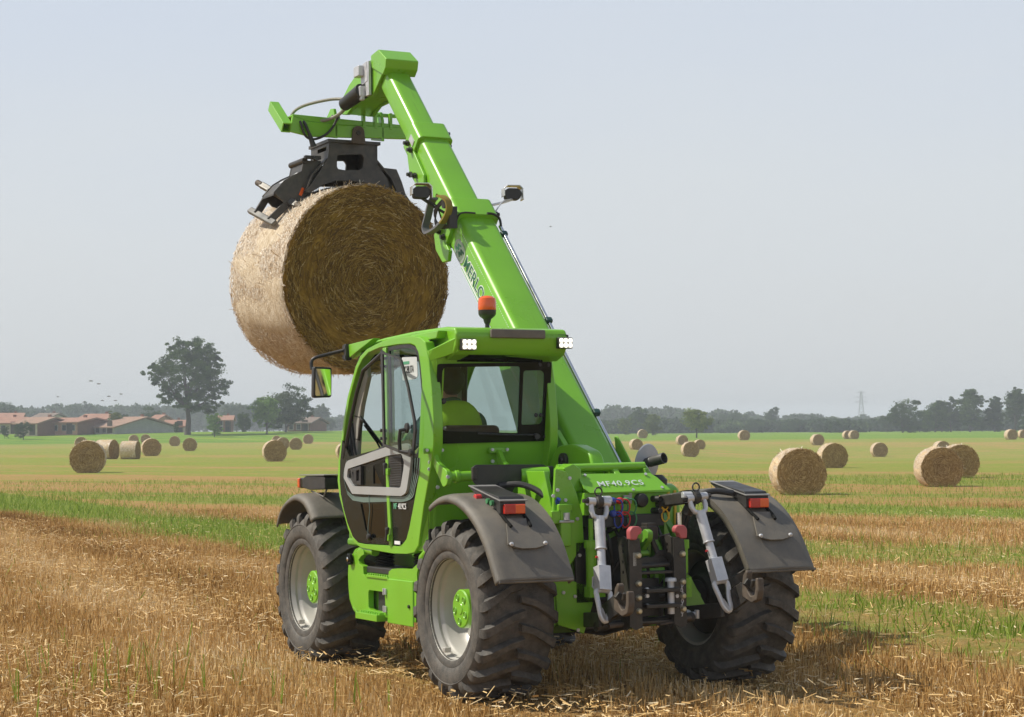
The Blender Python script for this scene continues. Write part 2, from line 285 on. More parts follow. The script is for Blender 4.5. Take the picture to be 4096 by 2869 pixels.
G = {
  'cab_outer': [(2.263,1.481),(2.237,1.636),(2.194,1.771),(2.131,1.954),(2.049,2.123),(1.955,2.254),(1.869,2.371),(1.773,2.445),(1.64,2.492),(1.486,2.516),(1.334,2.536),(1.011,2.546),(0.756,2.538),(0.632,2.521),(0.551,2.486),(0.492,2.359),(0.439,2.134),(0.412,1.912),(0.417,1.746),(0.474,1.58),(0.531,1.447),(0.6,1.302),(0.659,1.133),(0.697,1.02),(0.768,0.967),(0.908,0.949),(1.166,0.942),(1.614,0.956),(1.784,0.962),(1.919,0.997),(2.045,1.099),(2.131,1.219),(2.223,1.352)],
  'cab_inner': [(2.214,1.482),(2.194,1.635),(2.148,1.758),(2.082,1.953),(1.997,2.121),(1.904,2.252),(1.813,2.357),(1.723,2.418),(1.604,2.463),(1.365,2.49),(1.012,2.491),(0.828,2.484),(0.725,2.46),(0.671,2.412),(0.637,2.322),(0.605,2.163),(0.584,2.028),(0.582,1.893),(0.596,1.782),(0.64,1.648),(0.708,1.469),(0.787,1.299),(0.866,1.139),(0.919,1.059),(0.991,1.019),(1.077,1.002),(1.281,1.002),(1.706,0.998),(1.846,1.005),(1.941,1.041),(2.051,1.147),(2.13,1.256),(2.189,1.377)],
  'bpillar': [(1.312,2.482),(1.24,2.483),(1.226,2.095),(1.225,1.745),(1.205,1.374),(1.164,1.0),(1.217,0.998),(1.258,1.374),(1.276,1.746),(1.291,2.097)],
  'door_lower': [(2.207,1.482),(2.197,1.635),(2.147,1.807),(1.991,1.671),(1.338,1.733),(1.276,1.737),(1.264,1.374),(1.223,1.004),(1.706,0.998),(1.846,1.005),(1.941,1.041),(2.051,1.147),(2.13,1.256),(2.189,1.377)],
  'door_glass_lo': [(1.779,1.304),(1.312,1.31),(1.291,1.056),(1.562,1.048),(1.68,1.102)],
  'quarter_lo': [(1.226,1.736),(0.859,1.763),(0.806,1.661),(0.64,1.648),(0.708,1.469),(0.787,1.299),(0.866,1.139),(0.919,1.059),(0.991,1.019),(1.158,1.002),(1.205,1.374)],
  'quarter_up': [(1.24,2.483),(1.013,2.489),(0.828,2.483),(0.725,2.458),(0.671,2.409),(0.637,2.322),(0.605,2.163),(0.584,2.028),(0.582,1.893),(0.596,1.782),(0.64,1.648),(0.806,1.658),(0.86,1.758),(1.226,1.736),(1.226,2.095)],
  'trim_out': [(2.029,1.615),(1.99,1.636),(1.237,1.734),(0.856,1.759),(0.814,1.748),(0.765,1.673),(0.775,1.605),(0.847,1.422),(0.873,1.394),(0.95,1.373),(1.193,1.374),(1.899,1.379),(2.071,1.501),(2.059,1.567)],
  'trim_in': [(1.985,1.573),(1.221,1.668),(1.168,1.673),(0.942,1.683),(0.918,1.657),(0.893,1.619),(0.903,1.571),(0.957,1.442),(0.983,1.433),(1.2,1.436),(1.888,1.438),(2.006,1.509)],
  'vent': [(1.212,1.67),(0.991,1.68),(0.94,1.633),(0.935,1.578),(0.986,1.441),(1.014,1.437),(1.194,1.44)],
  'vent_box': [(1.168,1.659),(0.977,1.664),(0.935,1.578),(0.991,1.445),(1.147,1.444)],
  'handle_box': [(1.936,1.571),(1.717,1.595),(1.72,1.448),(1.881,1.458)],
  'stripe0': [(2.048,1.64),(2.105,1.553),(2.11,1.494),(1.939,1.36),(1.203,1.362),(0.961,1.363),(0.858,1.387),(0.815,1.442),(0.782,1.544),(0.771,1.652)],
  'stripe1': [(2.048,1.64),(2.105,1.553),(2.11,1.494),(1.936,1.351),(1.204,1.353),(0.961,1.353),(0.835,1.381),(0.789,1.442),(0.745,1.544),(0.729,1.652)],
  'stripe2': [(2.048,1.64),(2.105,1.553),(2.11,1.494),(1.933,1.342),(1.204,1.343),(0.961,1.344),(0.813,1.374),(0.764,1.442),(0.709,1.544),(0.686,1.652)],
  'stripe3': [(2.048,1.64),(2.105,1.553),(2.11,1.494),(1.929,1.332),(1.204,1.334),(0.961,1.335),(0.79,1.367),(0.738,1.442),(0.672,1.544),(0.644,1.651)],
  'upper_door': [(1.201,2.462),(1.107,2.435),(0.764,2.384),(0.709,2.359),(0.548,2.16),(0.406,1.912),(0.394,1.845),(0.466,1.638),(0.493,1.653),(1.168,1.743),(1.175,2.046)],
  'upper_door_in': [(1.152,2.428),(1.108,2.42),(0.779,2.374),(0.737,2.351),(0.581,2.156),(0.446,1.913),(0.437,1.846),(0.498,1.675),(1.123,1.756),(1.14,2.045)],
  'apillar': [(1.81,2.393),(1.781,2.283),(1.912,2.07),(1.98,1.889),(2.017,1.67),(2.098,1.661),(2.192,1.832),(2.129,2.028),(2.02,2.232),(1.922,2.338)],
  'text_side': [(1.142,1.295),(0.854,1.289)],
  'white_label': [(1.113,1.037),(1.007,1.018)],
  'hinges': [(1.226,1.6),(1.227,1.538),(1.193,1.122),(1.212,1.045),(1.264,1.855),(1.266,1.796),(1.591,1.055)],
  'pane_handle': [(0.522,1.871),(0.564,1.845),(0.557,1.805),(0.584,1.698),(0.478,1.687)],
  'grab': [(2.063,1.989),(1.944,1.974),(1.929,1.952),(1.99,1.8),(2.076,1.809),(2.134,1.828)],
  'tank_out': [(1.747,0.952),(1.873,0.941),(1.989,0.905),(2.05,0.85),(2.067,0.752),(2.059,0.646),(2.043,0.579),(1.998,0.523),(1.909,0.48),(1.784,0.464),(1.157,0.46),(0.772,0.46),(0.747,0.587),(0.732,0.722),(0.741,0.811),(0.706,0.884),(0.629,0.928),(0.829,0.843),(1.079,0.837),(1.195,0.828),(1.254,0.807),(1.272,0.76),(1.703,0.74),(1.747,0.766),(1.755,0.823),(1.825,0.838),(1.85,0.867),(1.799,0.898),(1.736,0.915)],
  'tank_hole': [(1.643,0.648),(1.352,0.649),(1.334,0.636),(1.321,0.493),(1.622,0.498),(1.653,0.515),(1.656,0.628)],
  'tank_door': [(1.285,0.713),(0.832,0.714)],
  'win_out': [(-1.055,2.321),(-0.136,2.346),(-0.135,1.774),(-0.171,1.765),(-1.04,1.749),(-1.054,1.78)],
  'win_g1': [(-1.003,2.299),(-0.391,2.311),(-0.382,1.83),(-0.395,1.824),(-0.983,1.841),(-1.008,1.869),(-1.018,2.025),(-1.018,2.271)],
  'win_g2': [(-0.366,2.28),(-0.214,2.283),(-0.189,2.265),(-0.185,1.924),(-0.201,1.889),(-0.362,1.883)],
  'cabback': [(-1.074,2.339),(-0.096,2.374),(-0.081,2.143),(-0.077,1.913),(-0.101,1.683),(-0.155,1.586),(-0.174,1.363),(-0.181,0.929),(-1.212,0.963),(-1.143,1.137),(-1.091,1.447),(-1.063,1.747)],
  'plateblk': [(-1.01,1.577),(-0.98,1.599),(-0.449,1.595),(-0.399,1.564),(-0.401,1.482),(-0.451,1.452),(-0.648,1.453),(-0.679,1.437),(-0.704,1.394),(-0.844,1.397),(-0.849,1.435),(-0.873,1.455),(-0.981,1.458),(-1.007,1.491)],
  'head': [(4.066,5.363),(4.107,5.3),(4.01,5.195),(4.259,5.018),(4.31,4.994),(4.746,4.987),(4.927,4.922),(5.054,4.943),(5.125,5.051),(4.866,5.2),(4.74,5.245),(4.405,5.332),(4.268,5.346)],
  'clamp': [(-0.042,4.665),(0.439,4.695),(0.427,4.508),(0.553,4.34),(0.562,4.279),(0.336,4.302),(0.205,4.313),(0.02,4.307),(-0.109,4.261),(-0.256,4.168),(-0.292,4.183),(-0.173,4.353),(-0.071,4.505)],
  'clamp_hole': [(0.027,4.554),(0.282,4.574),(0.306,4.545),(0.295,4.448),(0.262,4.42),(0.049,4.408),(0.026,4.433)],
  'clampL': [(-0.285,4.491),(-0.106,4.497),(-0.153,4.361),(-0.237,4.175),(-0.392,4.055),(-0.483,4.077),(-0.586,4.174),(-0.481,4.291),(-0.39,4.348),(-0.308,4.387)],
  'clawends': [(-0.661,4.261),(-0.536,4.19),(-0.355,4.069),(-0.744,4.0),(-0.592,3.887),(-0.681,4.011)],
  'carr': [(-0.469,4.894),(-0.451,4.861),(-0.479,4.731),(-0.271,4.701),(0.059,4.714),(0.517,4.73),(0.668,4.744),(0.566,4.878),(0.079,4.854),(-0.306,4.906)],
  'carr_side': [(5.458,5.028),(5.283,5.007),(5.028,4.81),(5.066,4.735),(5.212,4.792)],
}
# ------------------------------------------------------------------ land
def sstep(a, b, x): t = np.clip((x-a)/(b-a), 0, 1); return t*t*(3-2*t)
def gz(x, y):
    dx, dy = x-CAM.x, y-CAM.y; zc = dx*FH.x+dy*FH.y; xc = dx*RH.x+dy*RH.y; a = xc/np.maximum(np.abs(zc), 20)
    wl = 1-sstep(-.08, .04, a); zz = np.maximum(zc, 0)
    z = -.95*np.exp(-((zz-178)/52)**2)*sstep(.03, .13, a) + 1.75*sstep(285, 350, zz)*wl + .4*sstep(300, 400, zz)*(1-wl)
    return z-.02
def at(px, d):
    xc = (px-1148)/4404.8*d; p = CAM + FH*d + RH*xc; return Vector((p.x, p.y, float(gz(np.array(p.x), np.array(p.y)))))
def z_of(px, py, d): return CAM.z - (py-(962-.00788*(px-1148)))*d/4404.8
# ground sheet: a polar-ish grid in the view's ground frame, fine near, coarse far
zs = np.concatenate([np.linspace(-60, 8, 18), np.arange(10, 60, 1.0), np.geomspace(60, 600, 70), np.geomspace(640, 2000, 12)])
us = np.linspace(-1, 1, 81)
VV = []
for zc in zs:
    half = 60+abs(zc)*.9
    for u in us:
        x = CAM.x+FH.x*zc+RH.x*u*half; y = CAM.y+FH.y*zc+RH.y*u*half; VV.append((x, y))
VV = np.array(VV); Zg = gz(VV[:, 0], VV[:, 1])
near = (np.hypot(VV[:, 0], VV[:, 1]) < 70); Zg = Zg + near*0.0
fs = [(i*81+j, i*81+j+1, (i+1)*81+j+1, (i+1)*81+j) for i in range(len(zs)-1) for j in range(80)]
gm = bpy.data.meshes.new('ground'); gm.from_pydata([(a, b, c) for (a, b), c in zip(VV, Zg)], [], fs)
ground = bpy.data.objects.new('ground', gm); COL.objects.link(ground); ground['kind'] = 'structure'
gm.polygons.foreach_set('use_smooth', [True]*len(fs))
m, t, b, o = new_mat('field'); L = t.links.new
geo = node(t, 'ShaderNodeNewGeometry')
def dotn(v, off=0):
    n = node(t, 'ShaderNodeVectorMath', operation='DOT_PRODUCT'); L(geo.outputs['Position'], n.inputs[0]); n.inputs[1].default_value = v
    a = node(t, 'ShaderNodeMath', operation='ADD', _1=off); L(n.outputs['Value'], a.inputs[0]); return a.outputs[0]
def mth(op, a, b_=None, c=None):
    n = node(t, 'ShaderNodeMath', operation=op)
    for i, q in enumerate((a, b_, c)):
        if q is None: continue
        if isinstance(q, (int, float)): n.inputs[i].default_value = q
        else: L(q, n.inputs[i])
    return n.outputs[0]
def sm(x, a, b_):
    n = node(t, 'ShaderNodeMapRange', interpolation_type='SMOOTHSTEP', _1=a, _2=b_, _3=0, _4=1); L(x, n.inputs[0]); return n.outputs[0]
def noise(scale, det=5, rough=.6, vec=None, dim='3D'):
    n = node(t, 'ShaderNodeTexNoise', noise_dimensions=dim); n.inputs['Scale'].default_value = scale; n.inputs['Detail'].default_value = det; n.inputs['Roughness'].default_value = rough
    L(vec if vec is not None else geo.outputs['Position'], n.inputs['Vector']); return n.outputs[0]
def mixc(f, a, b_, mode='MIX'):
    n = node(t, 'ShaderNodeMixRGB', blend_type=mode)
    for i, q in enumerate((f, a, b_)):
        if isinstance(q, tuple): n.inputs[i].default_value = (*q, 1)
        elif isinstance(q, (int, float)): n.inputs[i].default_value = q
        else: L(q, n.inputs[i])
    return n.outputs[0]
zc = dotn(FH, -CAM.dot(FH)); xc = dotn(RH, -CAM.dot(RH))
px = dotn((1, 0, 0), 0)
wob = noise(.12, 3); wob2 = noise(.9, 5)
wv = mth('ADD', mth('MULTIPLY', mth('SUBTRACT', wob, .5), 2.2), mth('MULTIPLY', mth('SUBTRACT', wob2, .5), 1.6))
# swath rows of the far field, 36 degrees off the view's cross direction
tt = mth('ADD', mth('ADD', zc, mth('MULTIPLY', xc, .73)), mth('MULTIPLY', wv, 1.1))
ramp = node(t, 'ShaderNodeValToRGB'); L(mth('DIVIDE', mth('LOGARITHM', mth('MAXIMUM', tt, 20.0), 10.0), 3.0), ramp.inputs[0])
ramp.color_ramp.interpolation = 'LINEAR'
def lp(d): return math.log10(d)/3
bands = [(26, .0), (29.5, .1), (31, .6), (35, .55), (37, .15), (44, .12), (46.5, .8), (51, .8), (53, .3), (56, .2), (59, .45), (62, .5), (66, .2), (70, .25), (73, .6), (82, .75), (90, .42), (100, .84), (118, .82), (128, .5), (138, .62), (150, .9), (185, .82), (200, .6), (240, .74), (262, .5), (284, .38), (288, .85), (420, .9)]
el = ramp.color_ramp.elements
for i, (d, v) in enumerate(bands):
    x = el[i] if i < 2 else el.new(min(1, lp(d))); x.position = min(1, lp(d)); x.color = (v, v, v, 1)
farg = ramp.outputs[0]
# near rows run with the machine: green strip at x 3.6 .. 6.4
wx = mth('ADD', px, mth('MULTIPLY', wv, .55))
strip = mth('MULTIPLY', sm(wx, 3.1, 3.8), mth('SUBTRACT', 1.0, sm(wx, 6.1, 7.1)))
nearw = mth('SUBTRACT', 1.0, sm(wx, 6.6, 8.6))
nearw = mth('MULTIPLY', nearw, mth('SUBTRACT', 1.0, sm(zc, 55, 75)))
gmask0 = mixc(nearw, farg, mth('MULTIPLY', strip, mth('ADD', .50, mth('MULTIPLY', sm(zc, 20, 34), .45))))
patch = mth('ADD', mth('MULTIPLY', noise(.55, 7, .7), .6), mth('MULTIPLY', noise(2.3, 6, .75), .4))
cx3 = node(t, 'ShaderNodeCombineXYZ'); L(mth('MULTIPLY', xc, .035), cx3.inputs[0]); L(mth('MULTIPLY', tt, .33), cx3.inputs[1])
band = noise(1.0, 7, .62, cx3.outputs[0])
cx4 = node(t, 'ShaderNodeCombineXYZ'); L(mth('MULTIPLY', xc, .16), cx4.inputs[0]); L(mth('MULTIPLY', tt, 1.1), cx4.inputs[1])
fleck = noise(1.0, 6, .7, cx4.outputs[0])
gm_ = mth('ADD', mth('ADD', gmask0, mth('MULTIPLY', mth('SUBTRACT', patch, .5), 1.9)), mth('ADD', mth('MULTIPLY', mth('MULTIPLY', mth('SUBTRACT', band, .5), 2.0), sm(zc, 24, 60)), mth('MULTIPLY', mth('MULTIPLY', mth('SUBTRACT', fleck, .5), 2.2), sm(zc, 30, 70))))
gmask = sm(gm_, .22, .78)
crop = mth('MAXIMUM', sm(zc, 292, 300), 0.0)
# colours
fine = noise(34, 8, .75); mid = noise(3.2, 6, .7)
streak_map = node(t, 'ShaderNodeMapping'); L(geo.outputs['Position'], streak_map.inputs[0]); streak_map.inputs['Scale'].default_value = (9, .6, 1)
streak = noise(1.0, 6, .7, streak_map.outputs[0])
straw = mixc(sm(fine, .35, .68), (.20, .105, .028), (.58, .37, .15))
straw = mixc(mth('MULTIPLY', sm(streak, .42, .62), .55), straw, (.42, .235, .070))
straw = mixc(mth('MULTIPLY', sm(mid, .52, .72), .5), straw, (.60, .43, .23))
straw = mixc(mth('MULTIPLY', sm(zc, 30, 120), .75), straw, (.40, .25, .10))
grass = mixc(sm(fine, .3, .7), (.10, .15, .02), (.24, .31, .05))
grass = mixc(sm(mid, .4, .75), grass, (.26, .30, .06))
grassf = mixc(sm(mid, .3, .7), (.17, .245, .03), (.27, .285, .055))
grass = mixc(sm(zc, 40, 90), grass, grassf)
soil = mixc(gmask, straw, grass)
cropc = mixc(sm(band, .35, .65), (.10, .21, .018), (.20, .31, .03))
soil = mixc(mth('MULTIPLY', sm(fleck, .50, .68), .35), soil, (.36, .33, .10)); soil = mixc(crop, soil, cropc)
spk = noise(11, 5, .8); soil = mixc(mth('MULTIPLY', sm(spk, .55, .75), .5), soil, mixc(gmask, (.16, .085, .025), (.09, .17, .012))); soil = mixc(mth('MULTIPLY', sm(band, .5, .7), .35), soil, (.34, .24, .07))
L(soil, b.inputs['Base Color']); b.inputs['Roughness'].default_value = .95; b.inputs['Specular IOR Level'].default_value = .1
bp = node(t, 'ShaderNodeBump', _0=.8, _1=.05); L(mth('ADD', fine, mid), bp.inputs['Height']); L(bp.outputs[0], b.inputs['Normal'])
gm.materials.append(m)
# ---- stubble, loose straw, grass in the part of the field one can make out
def frustum_pts(n, z0, z1, pw=1.0, extra=1.45):
    u = rng.random(n); z = (z0**pw + (z1**pw-z0**pw)*u)**(1/pw); x = (rng.random(n)*2-1)*(.262*extra)*z+0.0
    return np.stack([CAM.x+FH.x*z+RH.x*x, CAM.y+FH.y*z+RH.y*x], 1), z
def wobf(P): return .5*np.sin(P[:, 0]*.7+P[:, 1]*.31)+.35*np.sin(P[:, 1]*.83+1.7)+.25*np.sin(P[:, 1]*2.3+P[:, 0]*1.9)
def fargreen(P):
    dx, dy = P[:, 0]-CAM.x, P[:, 1]-CAM.y; t_ = dx*FH.x+dy*FH.y+.73*(dx*RH.x+dy*RH.y)
    return np.interp(np.log10(np.maximum(t_, 20))+wobf(P)*.006, [math.log10(q[0]) for q in bands], [q[1] for q in bands])
def blades(P, h, wd, lean, tone, name, m, hs=.3, top=.6):
    n = len(P); H = h*(1+rng.normal(0, hs, n)).clip(.35, 2.0)
    ax_ = np.abs(P[:, 0]); H = np.where((ax_ > .62) & (ax_ < 1.32) & (P[:, 1] < 3.3), H*.38, H); a = rng.random(n)*2*PI; l = np.abs(rng.normal(0, lean, n)); la = rng.random(n)*2*PI
    base = np.column_stack([P, gz(P[:, 0], P[:, 1])-.01]); tip = base+np.column_stack([np.cos(la)*l*H, np.sin(la)*l*H, H])
    s = np.column_stack([np.cos(a), np.sin(a), np.zeros(n)])*(wd*(.7+.6*rng.random(n)))[:, None]/2
    V = np.stack([base-s, base+s, tip+s*top, tip-s*top], 1); return quads(name, V, m, attr=tone)
STUB = tone_mat('stubble_straw', [(0, (.20, .105, .025)), (1, (.84, .70, .47)), (.35, (.50, .29, .09)), (.7, (.71, .50, .23))], .7, .15)
GRS = tone_mat('grass_blades', [(0, (.08, .13, .012)), (1, (.46, .45, .11)), (.4, (.19, .285, .025)), (.75, (.28, .37, .05))], .6, .35)
P, z = frustum_pts(390000, 8.5, 46, 1.35)
row = np.round(P[:, 0]/.17)*.17; P[:, 0] = row+rng.normal(0, .028, len(P))
wx_ = P[:, 0]+wobf(P)*.6; gfar = fargreen(P); keep = (wx_ < 3.5+rng.normal(0, .35, len(P))) | ((wx_ > 6.3+rng.normal(0, .5, len(P))) & (gfar < rng.uniform(.25, .6, len(P)))); P = P[keep]
lowf = np.sin(P[:, 0]*1.3+P[:, 1]*.35)*np.sin(P[:, 1]*.55-P[:, 0]*.4+2)+.6*np.sin(P[:, 0]*2.7-P[:, 1]*.3+.5)
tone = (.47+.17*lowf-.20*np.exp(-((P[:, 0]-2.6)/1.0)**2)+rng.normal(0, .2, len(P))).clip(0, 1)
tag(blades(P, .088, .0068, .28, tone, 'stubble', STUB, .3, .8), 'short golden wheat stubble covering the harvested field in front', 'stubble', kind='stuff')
# loose straw lying in swaths
P, z = frustum_pts(260000, 8.5, 42, 1.3)
sw = np.exp(-((P[:, 0]+.5+wobf(P)*.5)/.7)**2)+np.exp(-((P[:, 0]+3.6+wobf(P)*.4)/.6)**2)+.9*np.exp(-((P[:, 0]+5.6+wobf(P)*.4)/.5)**2)+np.exp(-((P[:, 0]-1.6+wobf(P)*.4)/.5)**2)+.8*np.exp(-((P[:, 0]-7.6)/.8)**2)
keep = rng.random(len(P)) < (.07+.9*sw*(.5+.5*np.sin(P[:, 1]*.8+P[:, 0]*.6)**2)); P = P[keep]; n = len(P)
a = rng.normal(1.2, .9, n); ln = rng.uniform(.03, .11, n); zz = gz(P[:, 0], P[:, 1])+rng.random(n)**1.5*.13+.01
c = np.column_stack([P, zz]); d = np.column_stack([np.cos(a), np.sin(a), rng.normal(0, .22, n)])*ln[:, None]/2; s = np.column_stack([-np.sin(a), np.cos(a), rng.normal(0, .6, n)])*.003
tag(quads('loose_straw', np.stack([c-d-s, c-d+s, c+d+s, c+d-s], 1), STUB, attr=(.68+rng.normal(0, .15, n)).clip(0, 1)), 'pale loose straw scattered between the stubble rows', 'straw', kind='stuff')
P, z = frustum_pts(240000, 14, 75, 1.2)
wx_ = P[:, 0]+wobf(P)*.7; lf_ = sstep(8, 24, P[:, 1]); ins = np.exp(-((wx_-4.9)/(1.15+.55*lf_))**4)
far_ = sstep(6.3, 7.3, wx_)*fargreen(P)*.55; ptc = .5+.5*np.sin(P[:, 0]*1.9+P[:, 1]*.8)*np.sin(P[:, 1]*1.3-P[:, 0]*.9+1.0); keep = rng.random(len(P)) < ins*(.12+.88*np.maximum(ptc**1.6, sstep(8, 22, P[:, 1])))*.95+.012+far_; P = P[keep]
tag(blades(P, .10, .015, .55, (.55+rng.normal(0, .22, len(P))).clip(0, 1), 'grass', GRS, .45, .25), 'bright green grass strip growing across the stubble field', 'grass', kind='stuff')
P = []
for i in range(46):
    c = at(*random.choice([(40, 15), (120, 14.2), (250, 14.5), (330, 13.6), (60, 13.2), (450, 14.2), (560, 13.4), (290, 16), (900, 13), (20, 17)])); P.append((c.x+random.gauss(0, .25), c.y+random.gauss(0, .35)))
P = np.array(P); tag(blades(np.repeat(P, 2, 0), .24, .012, .2, np.full(len(P)*2, .72), 'weeds', GRS, .25, .5), 'thin pale green weed stems standing in the near stubble', 'weeds', kind='stuff')
# ------------------------------------------------------------------ round bales
def straw_mat(name, ca, cb, spiral=False, netted=False):
    m, t, b, o = new_mat(name); L = t.links.new
    tcn = node(t, 'ShaderNodeTexCoord'); sp = node(t, 'ShaderNodeSeparateXYZ'); L(tcn.outputs['Object'], sp.inputs[0])
    def mth(op, a, b_=None):
        n = node(t, 'ShaderNodeMath', operation=op)
        for i, q in enumerate((a, b_)):
            if q is None: continue
            if isinstance(q, (int, float)): n.inputs[i].default_value = q
            else: L(q, n.inputs[i])
        return n.outputs[0]
    r = mth('SQRT', mth('ADD', mth('MULTIPLY', sp.outputs[0], sp.outputs[0]), mth('MULTIPLY', sp.outputs[2], sp.outputs[2])))
    an = mth('ARCTAN2', sp.outputs[0], sp.outputs[2])
    cb_ = node(t, 'ShaderNodeCombineXYZ')
    if spiral: L(mth('MULTIPLY', r, 26.0), cb_.inputs[0]); L(mth('MULTIPLY', an, 3.2), cb_.inputs[1])
    else: L(mth('MULTIPLY', sp.outputs[1], 30.0), cb_.inputs[0]); L(mth('MULTIPLY', an, 9.0), cb_.inputs[1])
    n1 = node(t, 'ShaderNodeTexNoise'); n1.inputs['Scale'].default_value = 1.3; n1.inputs['Detail'].default_value = 8; n1.inputs['Roughness'].default_value = .7; L(cb_.outputs[0], n1.inputs['Vector'])
    n2 = node(t, 'ShaderNodeTexNoise'); n2.inputs['Scale'].default_value = 7; n2.inputs['Detail'].default_value = 6; L(tcn.outputs['Object'], n2.inputs['Vector'])
    f = node(t, 'ShaderNodeMapRange', _1=.36, _2=.66); L(mth('ADD', mth('MULTIPLY', n1.outputs[0], .7), mth('MULTIPLY', n2.outputs[0], .3)), f.inputs[0])
    mx_ = node(t, 'ShaderNodeMixRGB'); L(f.outputs[0], mx_.inputs[0]); mx_.inputs[1].default_value = (*ca, 1); mx_.inputs[2].default_value = (*cb, 1); L(mx_.outputs[0], b.inputs['Base Color'])
    b.inputs['Roughness'].default_value = .8; b.inputs['Specular IOR Level'].default_value = .25
    bp = node(t, 'ShaderNodeBump', _0=.9, _1=.03); L(n1.outputs[0], bp.inputs['Height']); L(bp.outputs[0], b.inputs['Normal']); return m
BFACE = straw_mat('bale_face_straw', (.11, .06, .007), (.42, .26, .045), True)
BSIDE = straw_mat('bale_side_straw', (.46, .34, .20), (.84, .75, .60))
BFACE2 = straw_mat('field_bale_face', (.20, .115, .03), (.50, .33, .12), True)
BSIDE2 = straw_mat('field_bale_side', (.44, .30, .15), (.78, .62, .42))
def bale_mesh(name, Rr, W, nf, nb, seed, mats, sw=.004, ln=(.04, .16), flat=0.0, sag=0.0):
    """cylinder along Y, centre at origin; face and barrel wrapped in single straws"""
    g = np.random.default_rng(seed); NA = 96; prof = []
    for h in np.linspace(0, 1, 7): prof.append((1-.10*(1-min(1, h*3))**2 if h < .34 else 1, h))
    hs = [(0, 0, 0), (.25, .012, 0), (.5, .0, 0), (.75, -.01, 0), (.93, .0, 0), (.985, .02, 0), (1.0, .06, 0)]
    for h in (.12, .22, .35, .5, .65, .78, .88): hs.append((1.0+.012*math.sin(h*PI), h, 1))
    hs += [(1.0, .94, 1), (.985, .98, 1), (.93, 1.0, 1), (.5, 1.0, 1), (0, 1.0, 1)]
    ph = g.random(6)*6.28
    def rad(a, h): return Rr*(1+.010*math.sin(3*a+ph[0])+.010*math.sin(7*a+ph[1]+h*3)+.008*math.sin(13*a+ph[2]-h*5)+.007*math.sin(5*a+ph[3]+h*9))
    V = []; F = []
    for (q, h, k) in hs:
        for i in range(NA):
            a = 2*PI*i/NA; r_ = rad(a, h)*q; y = (h-.5)*W
            if h < .07: y += .02*math.sin(r_*21+a)*W*.4*(q < .98)+ (-.02 if q < .9 else 0)
            x, z = r_*math.sin(a), r_*math.cos(a)
            if z < -Rr*(1-flat): z = -Rr*(1-flat)+(z+Rr*(1-flat))*.15
            V.append((x, y, z))
    for j in range(len(hs)-1):
        for i in range(NA): F.append((j*NA+i, j*NA+(i+1) % NA, (j+1)*NA+(i+1) % NA, (j+1)*NA+i))
    nbase = len(F)
    me = bpy.data.meshes.new(name)
    S = []; mi = []
    def straws(n, face):
        a = g.random(n)*2*PI; l = g.uniform(ln[0], ln[1], n)
        if face:
            r_ = Rr*np.sqrt(g.random(n))*.985; c = np.column_stack([r_*np.sin(a), np.full(n, -.5*W-.012)+g.normal(0, .010, n), r_*np.cos(a)])
            side = g.random(n) < .12; c[side, 1] *= -1
            tang = np.column_stack([np.cos(a), np.zeros(n), -np.sin(a)]); out = np.column_stack([np.sin(a), np.zeros(n), np.cos(a)]); nn = np.array([0, -1., 0])
            th = g.normal(0, .38, n); d = tang*np.cos(th)[:, None]+out*np.sin(th)[:, None]+nn*g.normal(0.0, .16, n)[:, None]; s = np.cross(d, nn)
        else:
            h = g.random(n); c = np.column_stack([Rr*1.013*np.sin(a), (h-.5)*W*.98, Rr*1.013*np.cos(a)]); out = np.column_stack([np.sin(a), np.zeros(n), np.cos(a)])
            tang = np.column_stack([np.cos(a), np.zeros(n), -np.sin(a)]); ax = np.tile([0, 1., 0], (n, 1)); th = g.normal(0, .7, n)
            d = tang*np.cos(th)[:, None]+ax*np.sin(th)[:, None]+out*g.normal(0, .10, n)[:, None]; s = np.cross(d, out); l = l*.6
            stick = g.random(n) < .04; d[stick] += out[stick]*g.normal(.8, .4, stick.sum())[:, None]; l[stick] *= 1.7
        z_ = c[:, 2]; low = z_ < -Rr*(1-flat); c[low, 2] = -Rr*(1-flat)
        d /= np.linalg.norm(d, axis=1)[:, None]; s /= np.maximum(1e-6, np.linalg.norm(s, axis=1))[:, None]; s *= sw*(.6+.8*g.random(n))[:, None]/2
        d = d*l[:, None]/2; return np.stack([c-d-s, c-d+s, c+d+s, c+d-s], 1)
    A = straws(nf, True); B = straws(nb, False); Q = np.concatenate([A, B]).reshape(-1, 3); n0 = len(V); nq = len(A)+len(B)
    fr = g.random(n0)
    verts = V+[tuple(p) for p in Q]; faces = F+[(n0+4*i, n0+4*i+1, n0+4*i+2, n0+4*i+3) for i in range(nq)]
    me.from_pydata(verts, [], faces)
    idx = np.zeros(len(faces), dtype=np.int32)
    facej = {0, 1, 2, 3, 4, len(hs)-3, len(hs)-2}
    for j in range(len(hs)-1):
        if j not in facej: idx[j*NA:(j+1)*NA] = 1
    idx[nbase:nbase+len(A)] = 2; idx[nbase+len(A):] = 3
    me.attributes.new('tone', 'FLOAT', 'FACE').data.foreach_set('value', g.random(len(faces)).astype(np.float32))
    me.polygons.foreach_set('material_index', idx); me.polygons.foreach_set('use_smooth', [True]*len(faces))
    for q in mats: me.materials.append(q)
    me.update(); return me
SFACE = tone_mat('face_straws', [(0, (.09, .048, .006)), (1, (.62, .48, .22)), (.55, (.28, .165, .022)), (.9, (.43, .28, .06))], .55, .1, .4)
SSIDE = tone_mat('side_straws', [(0, (.45, .29, .14)), (1, (.90, .85, .76)), (.5, (.72, .61, .46))], .45, .1, .5)
SFACE2 = tone_mat('field_face_straws', [(0, (.20, .11, .03)), (1, (.64, .47, .22)), (.5, (.39, .25, .085))], .7, .1)
